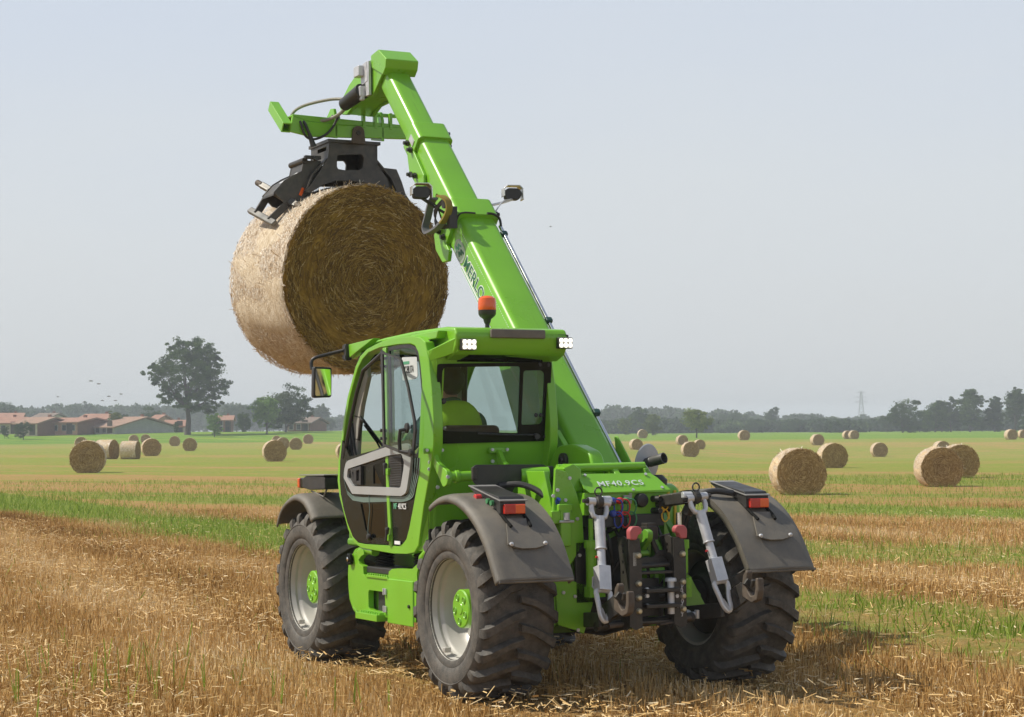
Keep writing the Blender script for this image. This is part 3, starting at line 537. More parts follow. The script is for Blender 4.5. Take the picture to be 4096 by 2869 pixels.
bm_ = bale_mesh('straw_bale', .885, 1.32, 28000, 30000, 3, (BFACE, BSIDE, SFACE, SSIDE), .0055)
held = bpy.data.objects.new('straw_bale', bm_); COL.objects.link(held); held.location = (.145, 5.37, 3.28); held.rotation_euler = (R(1.5), 0, R(3)); held.scale = (.955, 1, 1.0)
tag(held, 'large round straw bale gripped in the air by the black clamp under the green boom', 'straw bale')
fb = [bale_mesh('straw_bale', .70, 1.18, 4500, 3000, 10+i, (BFACE2, BSIDE2, SFACE2, SSIDE), .013, (.06, .22), .13) for i in range(3)]
BD = [  # centre px, contact py, height px, yaw relative to the machine rows, label
 (1785, 1108, 105, -16, 'largest field bale, lying just behind the right rear mudguard'),
 (1863, 1048.7, 56, -18, 'round bale half hidden behind the largest field bale on its right'),
 (2100, 1090, 89, -18, 'big round bale at the far right, in front of an equally big one'),
 (2146, 1071, 76, -22, 'big round bale at far right peeping out behind the front one of its pair'),
 (2108, 1018, 30, -12, 'small bale mostly hidden behind the tops of the big pair'),
 (1968, 1023.8, 32, -16, 'single round bale standing alone between the two big groups on the right'),
 (1830, 997.8, 25, -12, 'small distant bale just above the bale behind the largest one'),
 (1666, 986.6, 22.7, -12, 'single small distant bale under the gap right of the round bushy tree'),
 (1439, 982.4, 20, -12, 'smallest distant bale nearest the lower end of the boom'),
 (1898, 984, 19, -12, 'left one of two touching distant bales below the pylon'),
 (1912, 984, 19.5, -12, 'right one of two touching distant bales below the pylon'),
 (2264, 985.4, 23.2, -12, 'distant bale near the right edge of the photo, left of the cut one'),
 (2291, 982, 19, -12, 'distant bale cut by the right edge of the photo'),
 (1424, 1008, 23, -12, 'bale partly covered by the round grey shield beside the exhaust'),
 (1527, 997, 22, -12, 'left and farther one of the three clustered bales right of the exhaust'),
 (1545, 1023.8, 34.4, -14, 'front bale of the three clustered right of the exhaust'),
 (1566, 1010, 20, -12, 'right small bale peeping out behind the cluster right of the exhaust'),
 (197, 1059.5, 73, -13, 'largest bale on the left, its dark round end facing the camera'),
 (181, 1006, 27, -8, 'bale hidden behind the top of the largest left bale'),
 (238, 1029, 44, 52, 'pale bale seen on its light barrel side just right of the largest left bale'),
 (291, 1029, 41, 60, 'pale bale seen square on its barrel side, standing alone like a drum'),
 (299, 994, 20, -12, 'left small bale behind the drum-like pale bale'),
 (326, 994, 21, -12, 'right small bale behind the drum-like pale bale'),
 (338, 1022, 39.6, -6, 'bale just right of the drum-like pale one'),
 (391, 999.8, 22.6, -12, 'small distant bale below the big oak tree, left of its pair'),
 (425, 1010.7, 29.7, -12, 'bale directly below the trunk of the big oak tree'),
 (614, 1034, 48.2, -8, 'front and largest bale of the group left of the cab'),
 (619, 994, 18, -12, 'small distant bale just above the front bale of the group left of the cab'),
 (633, 1006, 26, -12, 'bale peeping out right behind the front bale left of the cab'),
 (662, 1008, 27, -12, 'bale in the middle of the group left of the cab'),
 (690, 994.6, 21.5, -12, 'farthest right bale of the group left of the cab'),
 (772, 1028, 36, -12, 'bale mostly hidden behind the front edge of the cab door')]
for i, (bx_, by_, bh, yw, lb) in enumerate(BD):
    d = 4404.8*1.33/bh; g0 = at(bx_, d); o = bpy.data.objects.new('straw_bale', fb[i % 3]); COL.objects.link(o)
    zb = z_of(bx_, by_, d); s = 1.0
    if abs(zb-g0.z) > .0:   # sit on the field: keep the distance where the ground reaches the bale's foot
        best = min((abs(z_of(bx_, by_, dd)-at(bx_, dd).z), dd) for dd in np.linspace(d*.72, d*1.3, 120)); d = best[1]; s = bh*d/4404.8/1.33
    g0 = at(bx_, d); s = min(1.25, max(.8, s)); o.scale = (s, s, s); o.location = (g0.x, g0.y, g0.z+.60*s)
    o.rotation_euler = (0, 0, R(-4+yw+random.uniform(-4, 4))); tag(o, lb, 'straw bale', 'round straw bales lying on the stubble field')
# ------------------------------------------------------------------ trees
def leaf_mat(name, a, b_, c):
    return tone_mat(name, [(0, a), (1, c), (.5, b_)], .75, .30, .15)
LF = [leaf_mat('oak_leaves', (.020, .048, .010), (.052, .105, .018), (.12, .19, .03)),
      leaf_mat('dark_leaves', (.018, .042, .014), (.046, .088, .022), (.10, .15, .032)),
      leaf_mat('light_leaves', (.06, .13, .014), (.14, .26, .03), (.25, .40, .055)),
      leaf_mat('olive_leaves', (.06, .085, .02), (.13, .17, .035), (.22, .26, .06)),
      leaf_mat('pale_leaves', (.07, .10, .02), (.17, .22, .04), (.30, .35, .07))]
BARK = mat('bark', (.075, .06, .045), .9, vary=.3, scale=3, bump=.6, bscale=12)
def crown_pts(g, blobs, n, hollow=.45, clump=.35):
    """leaf centres in many sub-clumps spread through the blobs"""
    nc = max(12, int(n/70)); vol = np.array([b[3]*b[4]*b[5] for b in blobs])**.8; ch = g.choice(len(blobs), nc, p=vol/vol.sum()); B = np.array(blobs)[ch]
    d = g.normal(0, 1, (nc, 3)); d /= np.linalg.norm(d, axis=1)[:, None]; r_ = (hollow+(1-hollow)*g.random(nc))**.7
    C = B[:, :3]+d*r_[:, None]*B[:, 3:6]; cs = clump*B[:, 3:6].mean(1)*(.5+.8*g.random(nc)); k = g.choice(nc, n)
    q = g.normal(0, 1, (n, 3)); q /= np.linalg.norm(q, axis=1)[:, None]; q *= (g.random(n)**.5)[:, None]
    tone = (g.normal(.5, .17, nc)[k]+g.normal(0, .13, n)).clip(0, 1)
    return C[k]+q*cs[k][:, None]*np.array([1, 1, .62]), tone
def tree(name, loc, H, blobs, n, leaf, m, seed, label, cat='tree', group='trees and bushes round the field', trunk=.03, th=.3, limbs=7, hollow=.45, clump=.35):
    g = np.random.default_rng(seed); e = empty(name, loc); tag(e, label, cat, group)
    P, tone = crown_pts(g, blobs, n, hollow, clump); P = P*H; a = g.normal(0, 1, (n, 3)); a /= np.linalg.norm(a, axis=1)[:, None]; b_ = np.cross(a, g.normal(0, 1, (n, 3))); b_ /= np.linalg.norm(b_, axis=1)[:, None]
    s = (leaf*H*(.6+.8*g.random(n)))[:, None]; V = np.stack([P-a*s, P-b_*s*.7, P+a*s, P+b_*s*.7], 1); quads('crown', V, m, e, tone)
    mb = MB(); r0 = trunk*H; top = th*H
    mb.tube([(0, 0, -.3), (0, 0, .02*H), (.01*H, 0, top*.5), (0, .01*H, top), (.01*H, 0, top*1.7)], [r0*1.5, r0*1.1, r0*.85, r0*.7, r0*.25], 10)
    for i in range(limbs):
        bb = blobs[i % len(blobs)]; q = Vector(bb[:3])*H+Vector(g.normal(0, .25, 3))*bb[3]*H; st = Vector((0, 0, top*(.7+.5*g.random()))); mid = (st+q)/2+Vector((0, 0, -.03*H))
        mb.tube([st, mid, q], [r0*.5, r0*.3, r0*.08], 6)
    obj('trunk', mb, BARK, e); return e
def P2(px_, py_top, d, H=None):
    g0 = at(px_, d); return g0, (z_of(px_, py_top, d)-g0.z)
# big oak
g0, H = P2(420, 748, 330)
tree('oak_tree', g0, H, [(0, 0, .62, .33, .30, .23), (.12, 0, .80, .2, .2, .13), (-.28, 0, .66, .12, .12, .09), (-.02, .0, .84, .2, .2, .14), (.26, 0, .50, .19, .2, .15), (-.26, 0, .56, .19, .2, .11), (-.38, 0, .63, .10, .1, .06), (.22, 0, .72, .16, .18, .13), (-.17, 0, .42, .16, .17, .09), (.1, 0, .33, .24, .2, .12), (-.12, 0, .34, .16, .2, .09), (.2, 0, .26, .12, .12, .06), (.3, 0, .32, .1, .1, .08), (-.12, 0, .74, .15, .15, .12)], 42000, .0080, LF[0], 5, 'tall broad oak tree towering over the village houses on the left', trunk=.028, th=.3, limbs=10, hollow=.3, clump=.23)
# (px, top py, distance, crown width ratio, kind, label)
TR = [
 (640, 863, 340, 1.5, 1, 'dark dense broad tree left of the cab mirror'), (597, 885, 332, 1.15, 2, 'lighter green tree touching the left side of the dark dense one'),
 (480, 925, 320, .9, 2, 'small light green bush right of the oak trunk'), (545, 915, 350, .75, 0, 'mid green cone shaped tree between oak and dark dense tree'),
 (258, 915, 345, .8, 3, 'pale feathery tree standing before the white house'), (52, 938, 315, 1.2, 1, 'round dark bush in front of the leftmost houses'),
 (340, 905, 420, 1.2, 1, 'dark tree behind the big pale barn roof'), (280, 922, 400, .8, 1, 'small dark tree left behind the big pale barn roof'),
 (20, 905, 560, 1.6, 1, 'large hazy tree at the left edge of the photo'), (530, 900, 600, 1.5, 1, 'hazy tree clump right behind the oak'), (715, 905, 600, 1.1, 1, 'hazy bluish tree just left of the cab front'),
 (740, 935, 560, 1.3, 1, 'low hazy tree touching the cab outline'), (10, 955, 320, 1.0, 1, 'small bush cut by the left photo edge'), (395, 945, 340, .8, 0, 'small bush left of the oak trunk beside the barn gable'),
 (1560, 911, 335, 1.45, 4, 'round bushy olive tree with a flat bottom, right of the boom'), (1462, 922, 400, 1.05, 3, 'dull olive tree left of the round bushy one'), (1430, 909, 500, 1.0, 0, 'green tree behind the dull olive one'),
 (1400, 935, 450, 1.2, 3, 'low olive bush nearest the boom foot'), (1728, 911, 600, .8, 1, 'tall hazy tree with a bare looking stem in mid right'), (1640, 922, 620, 2.2, 1, 'wide hazy tree clump right of the round bushy tree'),
 (1690, 938, 520, 2.0, 1, 'low grey green hedge tree in mid right'), (1780, 938, 520, 2.2, 1, 'low hedge tree left of the pylon'), (1825, 930, 600, 1.3, 1, 'hazy tree left of the pylon foot'),
 (1870, 932, 560, 1.6, 0, 'hedge tree just left of the pylon foot'), (1935, 938, 540, 1.6, 1, 'hedge tree under the pylon'), (1985, 925, 500, 1.1, 1, 'small dark tree left of the large dark round one'),
 (2022, 887, 430, 1.25, 1, 'large dark round topped tree in the right wood'), (2095, 886, 450, 1.0, 0, 'tall grey green tree right of the dark round topped one'), (2130, 890, 460, .7, 1, 'narrow tree in the middle of the right wood'),
 (2173, 870, 450, .8, 0, 'tallest narrow tree left of the gap in the right wood'), (2228, 880, 450, .62, 1, 'narrow tree bordering the gap in the right wood'), (2274, 861, 440, .75, 1, 'tall tree at the right edge of the photo'),
 (2300, 930, 430, .9, 1, 'low tree under the tall one at the right edge'), (2060, 915, 455, 1.5, 1, 'low tree filling the foot of the right wood'),
 (2110, 905, 465, 1.2, 0, 'bushy tree in the middle of the right wood, between the taller ones'), (2200, 930, 455, 1.4, 1, 'low bush filling the gap in the right wood')]
for i, (tx, ty, d, wr, k, lb) in enumerate(TR):
    g0, H = P2(tx, ty, d); g = np.random.default_rng(100+i); w_ = wr/2*.62
    low = .30 if k == 4 else .13; bl = [(0, 0, .58, w_, w_, .30)]
    for j in range(11):
        a = g.random()*2*PI; rr = g.random()**.5*w_*.95; zz_ = low+(.84-low)*g.random(); sh_ = 1-.6*abs(zz_-.45); bl.append((rr*math.cos(a)*sh_, rr*math.sin(a)*sh_, zz_, w_*.62, w_*.62, .17))
    n = int(min(16000, 6000+H*700)); tree('tree', g0, H, bl, n, .017 if d < 500 else .021, LF[k], 200+i, lb, trunk=.024, th=low*.9, limbs=5, hollow=.35, clump=.42)
# far wood, one bluish mass
WP = []; WT = []
g = np.random.default_rng(77)
def wood(x0, x1, tops, d):
    for px_ in np.arange(x0, x1, 7.5):
        f = (px_-x0)/(x1-x0)*(len(tops)-1); i0 = min(int(f), len(tops)-2); ty = tops[i0]*(1-(f-i0))+tops[i0+1]*(f-i0)+g.normal(0, 3.0); dd = d+g.normal(0, 25); g0 = at(px_, dd); H = z_of(px_, ty, dd)-g0.z
        n = 420; q = g.normal(0, 1, (n, 3)); q /= np.linalg.norm(q, axis=1)[:, None]; q *= (.6+.4*g.random(n))[:, None]; c = np.array([g0.x, g0.y, g0.z+H*.5])
        WP.append(c+q*np.array([3.4, 3.4, H*.5])); WT.append((g.normal(.45, .12)+g.normal(0, .15, n)).clip(0, 1))
wood(-60, 80, [900, 905, 922], 720); wood(70, 480, [915, 905, 903, 910, 906, 908, 905, 912], 800); wood(470, 780, [905, 905, 915, 925, 935, 935], 850)
wood(1330, 2350, [918, 908, 920, 913, 916, 924, 920, 930, 938, 928, 932, 940, 935, 938, 940, 935, 925, 920, 915, 915, 920], 820); wood(1330, 2350, [945, 940, 945, 942, 945, 948, 945, 950], 560)
WP = np.concatenate(WP); WT = np.concatenate(WT); n = len(WP); a = g.normal(0, 1, (n, 3)); a /= np.linalg.norm(a, axis=1)[:, None]; b_ = np.cross(a, g.normal(0, 1, (n, 3))); b_ /= np.linalg.norm(b_, axis=1)[:, None]; s = (.55*(.6+.8*g.random(n)))[:, None]
tag(quads('far_wood', np.stack([WP-a*s, WP-b_*s, WP+a*s, WP+b_*s], 1), LF[1], attr=WT), 'hazy bluish woods along the far edge of the fields', 'woods', kind='stuff')
# ------------------------------------------------------------------ village
ROOFR = mat('roof_tiles_red', (.33, .175, .12), .85, vary=.2, scale=.8, bump=.5, bscale=5); ROOFB = mat('roof_tiles_brown', (.32, .20, .14), .85, vary=.2, scale=.8, bump=.5, bscale=5); ROOFD = mat('roof_tiles_dark', (.20, .15, .12), .85, vary=.2, scale=.8)
WL = dict(brick=mat('brick_wall', (.22, .11, .075), .9, vary=.2, scale=1), salmon=mat('salmon_plaster', (.50, .29, .20), .9, vary=.1, scale=1), white=mat('white_plaster', (.62, .60, .56), .9, vary=.1, scale=1), grey=mat('grey_plaster', (.40, .40, .39), .9, vary=.12, scale=1), cream=mat('cream_plaster', (.52, .45, .34), .9, vary=.1, scale=1))
WIN = mat('house_window', (.03, .035, .04), .2); WFR = mat('window_frame', (.45, .42, .38), .6)
def house(px0, px1, ridge, eave, d, yaw, depth, wall, roof, label, nwin=3, storeys=1, gable=None, zoff=0):
    """ridge runs along local X; px0..px1 is the visible long side"""
    cx_ = (px0+px1)/2; g0 = at(cx_, d); L_ = (px1-px0)*d/4404.8; hr = z_of(cx_, ridge, d)-g0.z; he = z_of(cx_, eave, d)-g0.z
    e = empty('house', g0, (0, 0, -AL+R(yaw))); tag(e, label, 'house', 'village houses beyond the field'); D = depth; x = L_/2
    mb = MB(); prof = [(-D/2, -.5), (D/2, -.5), (D/2, he), (0, hr-.15), (-D/2, he)]; mb.plate(prof, [], 'X', -x, x); obj('wall', mb, wall, e, smooth=False)
    if gable: mb = MB(); mb.plate([(-D/2+.02, -.4), (D/2-.02, -.4), (D/2-.02, he-.03), (0, hr-.2), (-D/2+.02, he-.03)], [], 'X', x, x+.06); obj('gable_wall', mb, gable, e, smooth=False)
    sl_ = (hr-he)/(D/2); mb = MB()
    for s in (-1, 1): mb.plate([(0, hr), (s*(D/2+.6), he-.6*sl_), (s*(D/2+.6), he-.6*sl_+.22), (0, hr+.24)], [], 'X', -x-.5, x+.5)
    rf = obj('roof', mb, roof, e, smooth=False); mb = MB().box((x*.35, .8, hr+.15), (.5, .5, 1.0)); obj('chimney', mb, WL['brick'], rf, smooth=False)
    for st in range(storeys):
        for i in range(nwin):
            wx = -x+(i+.5)*2*x/nwin; wz = he*(st+.55)/storeys; mb = MB().box((wx, -D/2-.03, wz), (.9, .06, 1.1)); f = obj('window', mb, WFR, e, smooth=False); mb = MB().box((wx, -D/2-.065, wz), (.7, .03, .9)); obj('pane', mb, WIN, f, smooth=False)
    mb = MB().box((x*.55, -D/2-.04, 1.05), (1.1, .08, 2.1)); obj('door', mb, BARK, e, smooth=False); return e
house(130, 215, 939, 948, 340, -16, 12, WL['salmon'], ROOFR, 'long salmon house with red roof and dark brick gable, left of the white house', 4, 1, WL['brick'])
house(70, 124, 938, 950, 335, -20, 10, WL['cream'], ROOFB, 'house with brown brick gable next to the salmon one, right of the dark round bush', 2, 1, WL['brick'])
house(195, 256, 930, 942, 385, -8, 11, WL['white'], ROOFR, 'white house with orange red roof behind the pale feathery tree', 3, 2)
house(277, 332, 937, 958, 345, -28, 17, WL['grey'], ROOFB, 'big barn with wide pale brown roof and grey white gable left of the oak', 3, 1, WL['grey'])
house(-25, 58, 938, 950, 350, 6, 10, WL['cream'], ROOFR, 'leftmost orange roofed house behind the round bush', 3, 1)
house(0, 50, 928, 938, 420, 10, 10, WL['grey'], ROOFR, 'house with pale roof high behind the leftmost houses', 3, 2)
house(92, 130, 928, 938, 430, -10, 10, WL['cream'], ROOFD, 'small brown roofed house in the back row between the front ones', 2, 2)
house(375, 412, 944, 957, 360, 8, 10, WL['cream'], ROOFR, 'low orange roofed house just left of the oak trunk', 2, 1)
house(490, 520, 934, 943, 390, 5, 9, WL['brick'], ROOFR, 'red roofed brick house between the light bush and the cone shaped tree', 2, 2)
house(662, 714, 938, 949, 360, -12, 10, WL['brick'], ROOFD, 'brick house with dark hipped looking roof beside the dark dense tree', 3, 1)
house(352, 368, 932, 945, 400, -20, 8, WL['salmon'], ROOFR, 'narrow orange roofed house between barn gable and oak crown', 1, 2)
# pylon
g0 = at(1930, 960); e = empty('pylon', g0, (0, 0, -AL)); tag(e, 'faint grey lattice power pylon rising behind the right hedge', 'pylon'); H = 18.5; mb = MB(); lv = np.linspace(0, 1, 9)
def pw_(t): return 1.7*(1-t)**1.3+.35
for sx_ in (-1, 1):
    for sy_ in (-1, 1): mb.tube([(sx_*pw_(t_), sy_*pw_(t_), t_*H) for t_ in lv], .09, 4)
for i in range(8):
    a_, b2 = pw_(lv[i]), pw_(lv[i+1]); z0, z1 = lv[i]*H, lv[i+1]*H
    for s in (-1, 1):
        mb.tube([(-a_, s*a_, z0), (b2, s*b2, z1)], .05, 4); mb.tube([(a_, s*a_, z0), (-b2, s*b2, z1)], .05, 4); mb.tube([(s*a_, -a_, z0), (s*b2, b2, z1)], .05, 4)
PYM = mat('pylon_steel', (.38, .39, .40), .6, metal=.3); obj('lattice', mb, PYM, e); mb = MB()
for zf, wd in ((.72, 3.2), (.85, 2.6), (.97, 1.8)): mb.tube([(-wd, 0, zf*H), (wd, 0, zf*H)], .09, 4); mb.tube([(-wd, 0, zf*H), (0, 0, zf*H+.9)], .08, 4); mb.tube([(wd, 0, zf*H), (0, 0, zf*H+.9)], .08, 4)
obj('crossarm', mb, PYM, e)
# birds
BIRD = mat('bird_feathers', (.22, .22, .23), .8)
for i, (bx_, by_, s, lb) in enumerate([(203, 854, 1, 'upper left bird gliding above the village roofs'), (221, 860.5, 1, 'bird just right below the upper left gliding one'), (243.5, 888.5, .85, 'bird above the white house, left of the rightmost pair'), (271, 883.5, .85, 'rightmost bird, nearest to the oak crown'), (229, 898, .8, 'low bird left of the lowest right one'), (258, 898, .8, 'lowest bird near the wood tops'), (129, 889.5, .7, 'single bird far left above the wood'), (1237, 507, .55, 'tiny dark bird alone in the open sky right of the boom')]):
    d = 170 if i < 7 else 150; g0 = at(bx_, d); mb = MB(); ws = .26*s
    prof = [(-.20, .012), (-.12, .035), (0, .045), (.12, .035), (.18, .02), (.22, .006)]
    mb.loft([[(y_, r_*math.cos(2*PI*k/8), r_*math.sin(2*PI*k/8)) for k in range(8)] for y_, r_ in [(p*s, q*s) for p, q in prof]])
    for sg in (-1, 1): mb.loft([[(.08*s, sg*.02, .0), (-.05*s, sg*.02, .0), (-.05*s, sg*.02, .008), (.08*s, sg*.02, .01)], [(.05*s, sg*ws*.6, .05), (-.05*s, sg*ws*.6, .05), (-.05*s, sg*ws*.6, .058), (.05*s, sg*ws*.6, .058)], [(-.03*s, sg*ws*1.2, .0), (-.06*s, sg*ws*1.2, .0), (-.06*s, sg*ws*1.2, .004), (-.03*s, sg*ws*1.2, .004)]])
    o = obj('bird', mb, BIRD); o.location = (g0.x, g0.y, z_of(bx_, by_, d)); o.rotation_euler = (0, 0, -AL+R(random.uniform(-25, 25))); tag(o, lb, 'bird', 'birds in the sky')
# haze
mb = MB().box((CAM.x+FH.x*600, CAM.y+FH.y*600, 13), (3700, 3700, 32)); hz = obj('haze', mb, new_mat('haze')[0], smooth=False); hz['kind'] = 'stuff'
m = hz.data.materials[0]; t = m.node_tree; t.nodes.remove(t.nodes['Principled BSDF']); pv = t.nodes.new('ShaderNodeVolumePrincipled'); pv.inputs['Color'].default_value = (.88, .95, 1, 1); pv.inputs['Density'].default_value = .00062; pv.inputs['Anisotropy'].default_value = 0
t.links.new(pv.outputs[0], t.nodes['Material Output'].inputs['Volume'])
# ------------------------------------------------------------------ telehandler (x right, y forward, z up; origin under the rear axle)
TH = empty('telehandler', (0, 0, 0)); TH.rotation_euler = (Matrix.Rotation(R(-.85), 3, 'X') @ Matrix.Rotation(R(.19), 3, 'Y')).to_euler()
tag(TH, 'green four wheeled telehandler with raised boom and black bale clamp driving over stubble', 'telehandler')
RW = .607
def make_wheel(y, side, XO=1.18):
    """side -1 left, +1 right; outer face at x = side*1.18"""
    X = lambda o: side*(XO-o); ax = Vector((-side, 0, 0)); c = Vector((side*XO, y, RW))
    # rim: flange, barrel, dish
    rim = [(.300, .07), (.345, .060), (.348, .030), (.3525, .026), (.3535, .032), (.349, .040), (.340, .050), (.334, .095), (.318, .115), (.310, .13), (.304, .20), (.262, .245), (.175, .255), (.160, .225), (.12, .225), (0, .225), (0, .26), (.16, .275), (.30, .30), (.33, .525), (.355, .535), (.33, .08)]
    mb = MB().lathe(rim[1:], c, ax, 72); whl = obj('wheel', mb, RIM, TH, ang=40)
    T = [(.343, .045), (.352, .022), (.375, .012), (.40, .016), (.405, .010), (.43, .002), (.47, -.004), (.505, .002), (.51, -.002), (.535, .012), (.558, .035), (.568, .075), (.572, .15), (.574, .2825)]
    prof = T+[(r_, .565-o) for r_, o in T[::-1][1:]]; mb = MB().lathe(prof, c, ax, 96)
    NL = 20
    for k in range(NL):
        for half in (0, 1):
            a0 = 2*PI*(k+.5*half)/NL; rings = []
            st = [(.298, .622, .0, .030), (.20, .623, -.045, .032), (.13, .621, -.105, .036), (.07, .616, -.165, .040), (.025, .604, -.205, .044), (.006, .578, -.225, .044), (.0, .540, -.235, .038), (.004, .510, -.240, .030)]
            for (o, rt, da, hw) in st:
                oo = o if half == 0 else .565-o; an = a0+da; rb = rt-.052 if o > .02 else rt-.02
                ring = []
                for (dr, dw) in ((0, -1.0), (1, -.72), (1, .72), (0, 1.0)):
                    r_ = rb if dr == 0 else rt; q = an+dw*hw/rt
                    if o < .02: ox = oo+(.022 if dr == 0 else -.002)*(1 if half == 0 else -1)
                    else: ox = oo
                    if o < .02: r_ = rt
                    ring.append(Vector((X(ox), y+r_*math.sin(q), RW+r_*math.cos(q))))
                rings.append(ring)
            mb.loft(rings)
    obj('tyre', mb, RUBBER, whl, ang=40); mb = MB().lathe([(0, .34), (.24, .34), (.27, .36), (.27, .44), (.20, .46), (.16, .50), (0, .50)], c, ax, 32); obj('rim_shade_drum', mb, DKMETAL, whl)  # dark drum added to make the inside of the rim look shaded
    # hub cover with five bolt recesses
    mb = MB().lathe([(.0, .098), (.035, .098), (.04, .103), (.125, .105), (.134, .112), (.136, .23)], c, ax, 48)
    for k in range(5):
        a = 2*PI*k/5+.5; q = Vector((X(.103), y+.085*math.sin(a), RW+.085*math.cos(a))); mb.lathe([(.016, .0), (.022, -.006), (.026, .0)], q, ax, 12)
    obj('hub_cover', mb, GREEN, whl); mb = MB()
    for k in range(5):
        a = 2*PI*k/5+.5; q = Vector((X(.1), y+.085*math.sin(a), RW+.085*math.cos(a))); mb.cyl(q, q+ax*.02, .016, 10)
    split_obj('wheel_bolt', mb, GREEN2, whl)
    if side < 0: mb = MB().box((X(.045), y+.10, RW-.285), (.05, .04, .035)); obj('valve_clamp', mb, RIM, whl, bevel=.006)
    return whl
for y in (0, 2.835):
    for s in (-1, 1): make_wheel(y, s, 1.325 if (s > 0 and y == 0) else 1.208)
# axles
for y in (0, 2.835):
    mb = MB().cyl((-1.0, y, RW), (1.0, y, RW), .09, 20); mb.lathe([(.09, -.32), (.2, -.22), (.24, 0), (.2, .22), (.09, .32)], (0, y, RW), (1, 0, 0), 20)
    for s in (-1, 1): mb.lathe([(.09, .0), (.12, .05), (.13, .2), (.10, .30)], (s*.62, y, RW), (s, 0, 0), 24)
    obj('axle', mb, DKMETAL, TH)
# ---- mudguards
def guard(pts, x0, x1, side, name='mudguard'):
    P = smooth_loop([Vector((p[0], p[1], 0)) for p in pts], 4, closed=False); mb = MB(); rings = []
    sx = [(x1+.006, -.055), (x1+.001, -.02), (x1-.004, .006), (x1*.5+x0*.5, .018), (x0-.06, .012), (x0-.018, .004), (x0-.002, -.014), (x0, -.040)]
    n = len(P)
    for i, p in enumerate(P):
        tng = (P[min(i+1, n-1)]-P[max(i-1, 0)]).normalized(); nr = Vector((tng.y, -tng.x, 0))
        if nr.y < 0 and abs(nr.y) > .3: nr = -nr
        if nr.dot(Vector((p.x-CY_, p.y-RW, 0))) < 0: nr = -nr
        rings.append([Vector((side*xx, p.x+nr.x*dz, p.y+nr.y*dz)) for xx, dz in [(abs(a), b_) for a, b_ in sx]])
    mb.loft(rings, closed=False, caps=False)
    # turned lip across the lower end
    return obj(name, mb, GUARD, TH, solid=.012, ang=50)
STRUT = mat('strut_black', (.018, .018, .017), .95, spec=.05)
CY_ = 0
RG = [(.19, 1.315), (.05, 1.365), (-.13, 1.385), (-.34, 1.345), (-.55, 1.240), (-.72, 1.085), (-.82, .94), (-.885, .838)]
gR = guard(RG, 1.245, .70, 1); gL = guard(RG, 1.25, .70, -1)
CY_ = 2.835
FG = [(3.335, 1.11), (3.26, 1.21), (3.13, 1.295), (2.90, 1.355), (2.70, 1.33), (2.57, 1.26), (2.48, 1.17)]
fR = guard(FG, 1.23, .68, 1); fL = guard(FG, 1.23, .68, -1)
for g_, s in ((gR, 1), (gL, -1)):      # end bead, lamp box, bracket, bolts
    mb = MB().tube([(s*1.243, -.886, .838), (s*1.1, -.893, .838), (s*.70, -.893, .836)], .009, 8); obj('edge_bead', mb, GUARD, g_)
    cx = s*.977; mb = MB(); prof = [(-.57, 1.27), (-.57, 1.352), (-.54, 1.385), (-.12, 1.455), (-.10, 1.44), (-.30, 1.345), (-.50, 1.27)]
    mb.plate(prof, [], 'X', cx-.095, cx+.095); obj('lamp_housing', mb, BLACK, g_, bevel=.004)
    mb = MB().plate([(-.585, 1.353), (-.10, 1.452), (-.10, 1.460), (-.585, 1.361)], [], 'X', cx-.105, cx+.105); obj('lamp_cover', mb, SUNTOP, g_, bevel=.002)
    tl = obj('tail_light', MB().box((cx, -.588, 1.302), (.155, .035, .066)), REDL, g_, bevel=.006)
    obj('indicator_lens', MB().box((cx+.038, -.591, 1.302), (.075, .035, .062)), AMBER, g_, bevel=.006)
    mb = MB()
    for q in (-.085, .085): mb.tube([(cx+q, -.50, 1.30), (cx+q*.95, -.63, 1.225), (cx+q*.85, -.685, 1.19)], .012, 6)
    split_obj('bracket_strut', mb, STRUT, g_)
    mb = MB()
    pts = [(cx-.075, -.60, 1.225), (cx+.075, -.60, 1.225), (cx+.145, -.765, 1.065), (cx+.11, -.78, 1.048), (cx+.05, -.786, 1.035), (cx-.05, -.786, 1.035), (cx-.11, -.78, 1.048), (cx-.145, -.765, 1.065)]
    mb.add([Vector(p)+Vector((0, -.018, .015)) for p in pts]+[Vector(p)+Vector((0, -.008, .007)) for p in pts], [tuple(range(8)), tuple(range(15, 7, -1))]+[(i, (i+1) % 8, 8+(i+1) % 8, 8+i) for i in range(8)])
    obj('guard_bracket', mb, GUARD, g_, ang=25)
    mb = MB()
    for q in (-.125, .125): mb.lathe([(0, .016), (.009, .014), (.015, .004), (.016, 0)], (cx+q, -.792, 1.078), (0, -.75, .66), 12)
    split_obj('guard_bolt', mb, ZINC, g_)
for g_, s in ((fL, -1), (fR, 1)):
    cx = s*1.0; mb = MB().plate([(2.55, 1.41), (2.55, 1.50), (2.60, 1.515), (2.98, 1.515), (3.06, 1.49), (3.06, 1.42), (2.9, 1.40)], [], 'X', cx-.10, cx+.10); obj('lamp_housing', mb, BLACK, g_, bevel=.006)
    obj('lamp_cover', MB().box((cx, 2.82, 1.522), (.22, .56, .008)), SUNTOP, g_, bevel=.002)
    obj('front_light', MB().box((cx-s*0, 3.11, 1.455), (.17, .10, .085)), BLACKG, g_, bevel=.01); obj('indicator_lens', MB().box((cx+s*.02, 3.175, 1.455), (.15, .045, .082)), AMBER, g_, bevel=.012)
    mb = MB().tube([(cx-.08, 2.9, 1.39), (cx-.08, 2.62, 1.345), (cx-.08, 2.56, 1.405)], .008, 6); obj('guard_bracket', mb, GUARD, g_)
